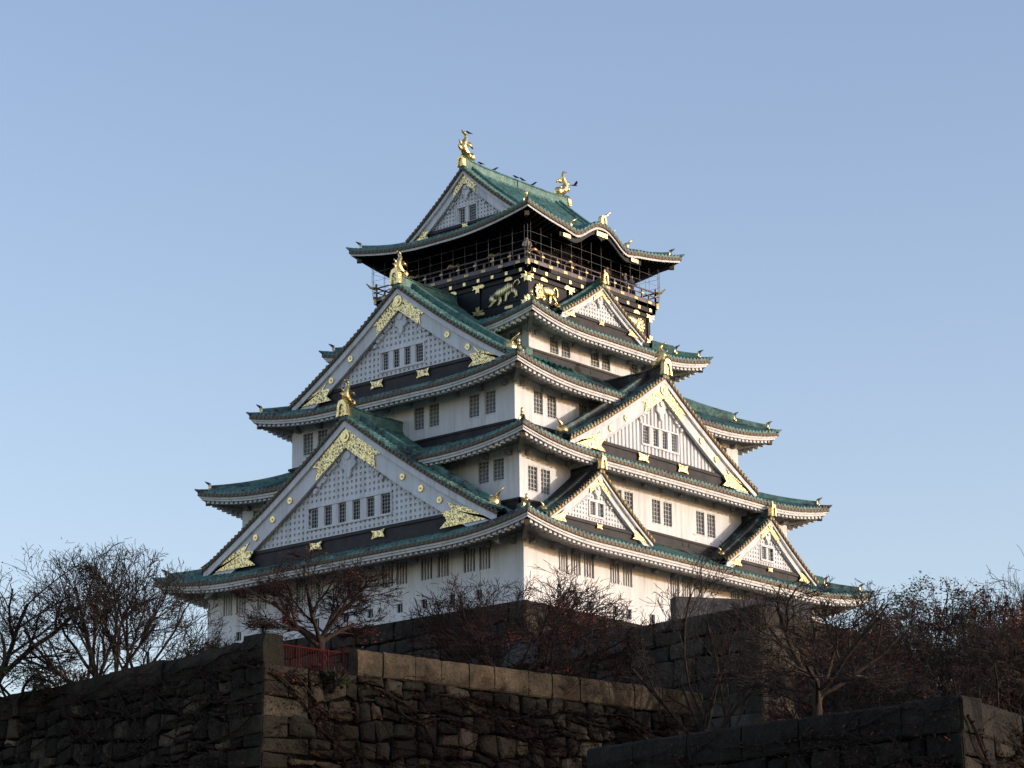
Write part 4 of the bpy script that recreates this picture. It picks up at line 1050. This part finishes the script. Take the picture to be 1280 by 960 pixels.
desc = {21: 'reddish brown tree right of the platform corner', 22: 'low bare tree in front of the sunlit platform side', 23: 'rust leaved tree in the middle of the right thicket', 24: 'dark red tree near the right edge above the lower wall',
        25: 'green leafy tree rising behind the right thicket', 26: 'tallest dense evergreen crown in the right thicket', 27: 'dusky red tree below the far right roof corner', 28: 'wispy bare tree standing up at the right edge of the photo',
        29: 'second wispy bare tree at the very right edge, cut off', 30: 'low rusty tree just above the lower wall corner', 31: 'small bare tree between the spreading tree and the rusty trees', 35: 'tall sparse tree whose bare tips reach past the roof corner', 36: 'red brown bushy tree cut off by the right edge'}
for kind, x, dist, z, wd, ht, sd_ in specs:
    px, py = along(x, dist)
    if kind == 'rust': make_tree('autumn_tree', (px, py, z), desc[sd_], 'autumn trees of the right thicket', sd_, wd, ht, .15, ht * .22, 5, .95, 5, bark=M_BARK2, leaf=M_RUST, n_leaf=13000, leaf_size=.06, upright=.15, multi=2, dens=.95)
    elif kind == 'bare': make_tree('bare_tree', (px, py, z), desc[sd_], GB, sd_, wd, ht, .13, ht * .3, 4, .75, 5, upright=.35, multi=2, dens=.95, leaf=M_TWIGL, n_leaf=900, leaf_size=.04)
    else: foliage_tree('evergreen_tree', (px, py, z), desc[sd_], 'evergreen trees of the right thicket', sd_, wd, ht, M_EVER, 230, 110, .065)
# ---------------------------------------------------------------- creepers on the walls
def creeper(name, o, dv, nv, L, ztop, zlow, batter, n, seed, label, leafn, zw=0):
    rnd = random.Random(seed); mb = MB(); lm = MB(); root = tag(empty(name, (o[0], o[1], zlow)), label, 'creeper')
    root['kind'] = 'stuff'; o = Vector((o[0], o[1], 0)); off = Vector((-o.x, -o.y, -zlow)); pts_all = []
    def W(x, z, out): h = max(0, ztop - z); return o + dv * x + nv * (batter[0] * h + batter[1] * h * h + out) + Vector((0, 0, z)) + off
    for k in range(n):
        x, z = rnd.uniform(-1, L), rnd.uniform(zlow, ztop - .2) if rnd.random() < .7 else ztop - .3; th = rnd.uniform(-.75, .1); r = rnd.choice([.045, .03, .022, .016, .012, .010, .010]); pts = []; rd = []
        for s_ in range(rnd.randint(8, 20)):
            if 0 <= x <= L and zlow < z < ztop + .2: pts.append(W(x, z, .14 + .03 * sin(s_))); rd.append(r * (1 - .03 * s_)); pts_all.append((x, z))
            x += .42 * cos(th); z += .42 * sin(th); th += rnd.uniform(-.35, .35); th = max(-1.1, min(.5, th))
            if len(pts) > 3 and rnd.random() < .5:
                tx, tz, tt = x, z, th + rnd.choice((-1, 1)) * rnd.uniform(.4, 1.1); tp_ = []
                for q in range(6):
                    if 0 <= tx <= L and zlow < tz < ztop + .3: tp_.append(W(tx, tz, .13))
                    tx += .22 * cos(tt); tz += .22 * sin(tt); tt += rnd.uniform(-.4, .4)
                if len(tp_) > 2: mb.tube(tp_, .009, 3, caps=False)
        if len(pts) > 3: mb.tube(pts, rd, 5 if r > .03 else 3, caps=False)
    for k in range(leafn):
        x, z = rnd.choice(pts_all); x += rnd.gauss(0, .15); z += rnd.gauss(0, .15)
        if not (0 <= x <= L): continue
        c = W(x, z, .16 + rnd.uniform(0, .06)); a = Vector((rnd.gauss(0, 1), rnd.gauss(0, 1), rnd.gauss(0, 1))).normalized(); b = a.orthogonal().normalized(); s_ = rnd.uniform(.03, .065)
        lm.add([c - a * s_, c + b * s_, c + a * s_, c - b * s_], ((0, 1, 2, 3),))
    mb.build('stems', M_VINE, root); lm.build('leaves', M_CREEP, root)
def wallcreeper(p, q, *a, **k):
    p, q = Vector((*p, 0)), Vector((*q, 0)); d = q - p; L = d.length; d.normalize(); creeper(a[0], (p.x, p.y), d, Vector((d.y, -d.x, 0)), L, *a[1:], **k)
wallcreeper(L1[2], L1[3], 'wall_creeper', 18.0, 12.0, (.06, .006), 34, 1, 'dark creeper stems over the pale corner stones of the front wall', 900)
wallcreeper(L1[3], L1[4], 'wall_creeper', 17.9, 12.0, (.06, .006), 110, 2, 'tangled creeper across the sunlit side of the front wall', 2600)
wallcreeper(L1[1], L1[2], 'wall_creeper', 18.6, 11.0, (.06, .006), 140, 3, 'thin creeper over the shaded left side of the front wall', 2500)
wallcreeper(L2[1], L2[2], 'wall_creeper', 11.8, 7.0, (.05, .005), 110, 4, 'creeper with a few red leaves on the shaded side of the lower wall', 1600)
wallcreeper(L2[2], L2[3], 'wall_creeper', 11.8, 7.0, (.05, .005), 110, 5, 'creeper on the sunlit side of the lower wall at the right edge', 1500)
foliage_tree('evergreen_bush', (-54.95, -38.0, 17.25), 'dark green bush at the foot of the cherry tree by the railing', None, 77, 1.1, 1.0, M_EVER, 22, 40, .05, cz=.45)
# ---------------------------------------------------------------- people on the balcony
def person(loc, face_az, shirt, label, grp, armup=0):
    me = bpy.data.meshes.new('person'); J = {}
    j = [('pel', (0, 0, .92), .13), ('sto', (0, .01, 1.10), .125), ('che', (0, 0, 1.32), .15), ('nec', (0, 0, 1.47), .055), ('hea', (0, .02, 1.60), .095), ('top', (0, .02, 1.68), .075)]
    for s_, sg in (('l', -1), ('r', 1)):
        j += [('hip' + s_, (sg * .10, 0, .86), .09), ('kne' + s_, (sg * .11, .03, .48), .06), ('ank' + s_, (sg * .11, -.02, .09), .04), ('toe' + s_, (sg * .12, .13, .04), .035),
              ('sho' + s_, (sg * .20, 0, 1.40), .06), ('elb' + s_, (sg * .26, .06, 1.14), .042), ('wri' + s_, (sg * .20, .28, 1.08 + armup * .35), .03), ('han' + s_, (sg * .18, .36, 1.08 + armup * .40), .034)]
    idx = {n_: i for i, (n_, _, _) in enumerate(j)}
    ed = [('pel', 'sto'), ('sto', 'che'), ('che', 'nec'), ('nec', 'hea'), ('hea', 'top')]
    for s_ in 'lr': ed += [('pel', 'hip' + s_), ('hip' + s_, 'kne' + s_), ('kne' + s_, 'ank' + s_), ('ank' + s_, 'toe' + s_), ('che', 'sho' + s_), ('sho' + s_, 'elb' + s_), ('elb' + s_, 'wri' + s_), ('wri' + s_, 'han' + s_)]
    me.from_pydata([p for _, p, _ in j], [(idx[a], idx[b]) for a, b in ed], [])
    o = bpy.data.objects.new('person', me); COL.objects.link(o)
    sk = o.modifiers.new('skin', 'SKIN'); ss = o.modifiers.new('sub', 'SUBSURF'); ss.levels = 1; ss.render_levels = 1
    for i, (_, _, r) in enumerate(j): me.skin_vertices[0].data[i].radius = (r, r)
    me.skin_vertices[0].data[0].use_root = True
    m, t, b = newmat('clothes ' + shirt[0], shirt[1], .8)
    g = N(t, 'ShaderNodeTexCoord'); sx = N(t, 'ShaderNodeSeparateXYZ'); t.links.new(g.outputs['Object'], sx.inputs[0]); mm = N(t, 'ShaderNodeMapRange'); mm.inputs[2].default_value = 2.0
    mm.inputs[1].default_value = 0; t.links.new(sx.outputs[2], mm.inputs[0]); mm.inputs[3].default_value = 0; mm.inputs[4].default_value = 1
    r = ramp(t, mm.outputs[0], [(0, (.02, .02, .025)), (.46, shirt[1]), (.75, (.50, .32, .24)), (.815, (.015, .012, .01))]); r.node.color_ramp.interpolation = 'CONSTANT'
    t.links.new(r, b.inputs['Base Color']); me.materials.append(m)
    o.location = loc; o.rotation_euler = (0, 0, face_az); tag(o, label, 'person', grp); return o
PG = 'visitors on the balcony'
person((4.35, -5.45, 51.52), pi, ('navy', (.03, .035, .06)), 'person in dark coat at the railing nearest the right end of the balcony', PG)
person((3.65, -5.5, 51.52), pi + .3, ('grey', (.10, .10, .11)), 'person in grey jacket second from the right end of the balcony', PG)
person((-5.55, -5.5, 51.52), pi - .8, ('white', (.28, .29, .32)), 'person in grey clothing at the near corner of the balcony', PG)
person((1.9, -5.5, 51.52), pi, ('brown', (.12, .07, .05)), 'person in brown coat above the small gable on the balcony', PG)
# ---------------------------------------------------------------- crows
def crow(loc, az, label, grp=None, fly=False):
    mb = MB(); ca, sa = cos(az), sin(az); T_ = lambda x, y, z: Vector((x * ca - y * sa, x * sa + y * ca, z))
    if not fly:
        mb.tube([T_(-.30, 0, .10), T_(-.16, 0, .15), T_(0, 0, .20), T_(.12, 0, .28), T_(.18, 0, .33), T_(.24, 0, .33), T_(.31, 0, .31)], [.02, .05, .085, .075, .055, .035, .008], 8)
        mb.tube([T_(-.34, 0, .08), T_(-.15, .0, .14)], [.035, .04], 6, flat=.3)
        for s_ in (-1, 1):
            mb.tube([T_(.05, s_ * .075, .24), T_(-.12, s_ * .075, .17), T_(-.30, s_ * .03, .11)], [.04, .045, .01], 6, flat=.4)
            mb.tube([T_(0, s_ * .035, .13), T_(.01, s_ * .035, 0)], .009, 4)
    else:
        mb.tube([T_(-.32, 0, 0), T_(-.16, 0, .01), T_(0, 0, .02), T_(.14, 0, .03), T_(.22, 0, .03), T_(.29, 0, .02)], [.015, .05, .075, .05, .04, .006], 8)
        mb.add([T_(-.12, .03, 0), T_(-.12, -.03, 0), T_(-.40, -.11, .0), T_(-.40, .11, 0), T_(-.12, 0, .03)], ((0, 1, 2, 3), (0, 4, 3), (1, 4, 2)))
        for s_ in (-1, 1):
            w_ = [T_(.12, s_ * .03, .03), T_(.20, s_ * .22, .14), T_(.10, s_ * .50, .20), T_(-.06, s_ * .60, .20), T_(-.06, s_ * .34, .14), T_(-.12, s_ * .05, .02)]
            mb.prism(w_, (0, 0, .012))
    o = mb.build('crow', M_BIRD, None, True); o.location = loc; o.scale = (.72,) * 3; tag(o, label, 'crow', grp)
G_ = 'crows perched along the top ridge'
crow((-4.32, 0, 61.22), radians(135), 'black crow perched on the tail of the left roof fish')
for (x, az, lb) in ((-3.23, 120, 'crow on the top ridge nearest the left roof fish'), (-1.9, -40, 'crow second from the left roof fish on the top ridge'), (.06, 130, 'left one of the two crows side by side at mid ridge'),
                    (.67, 150, 'right one of the two crows side by side at mid ridge'), (1.75, -60, 'crow on the top ridge between the pair and the far roof fish')):
    crow((x, 0, 59.55), radians(az), lb, G_)
crow((2.03, -3.0, 58.95), radians(-30), 'black crow flying with wings raised right of the far roof fish', None, True)
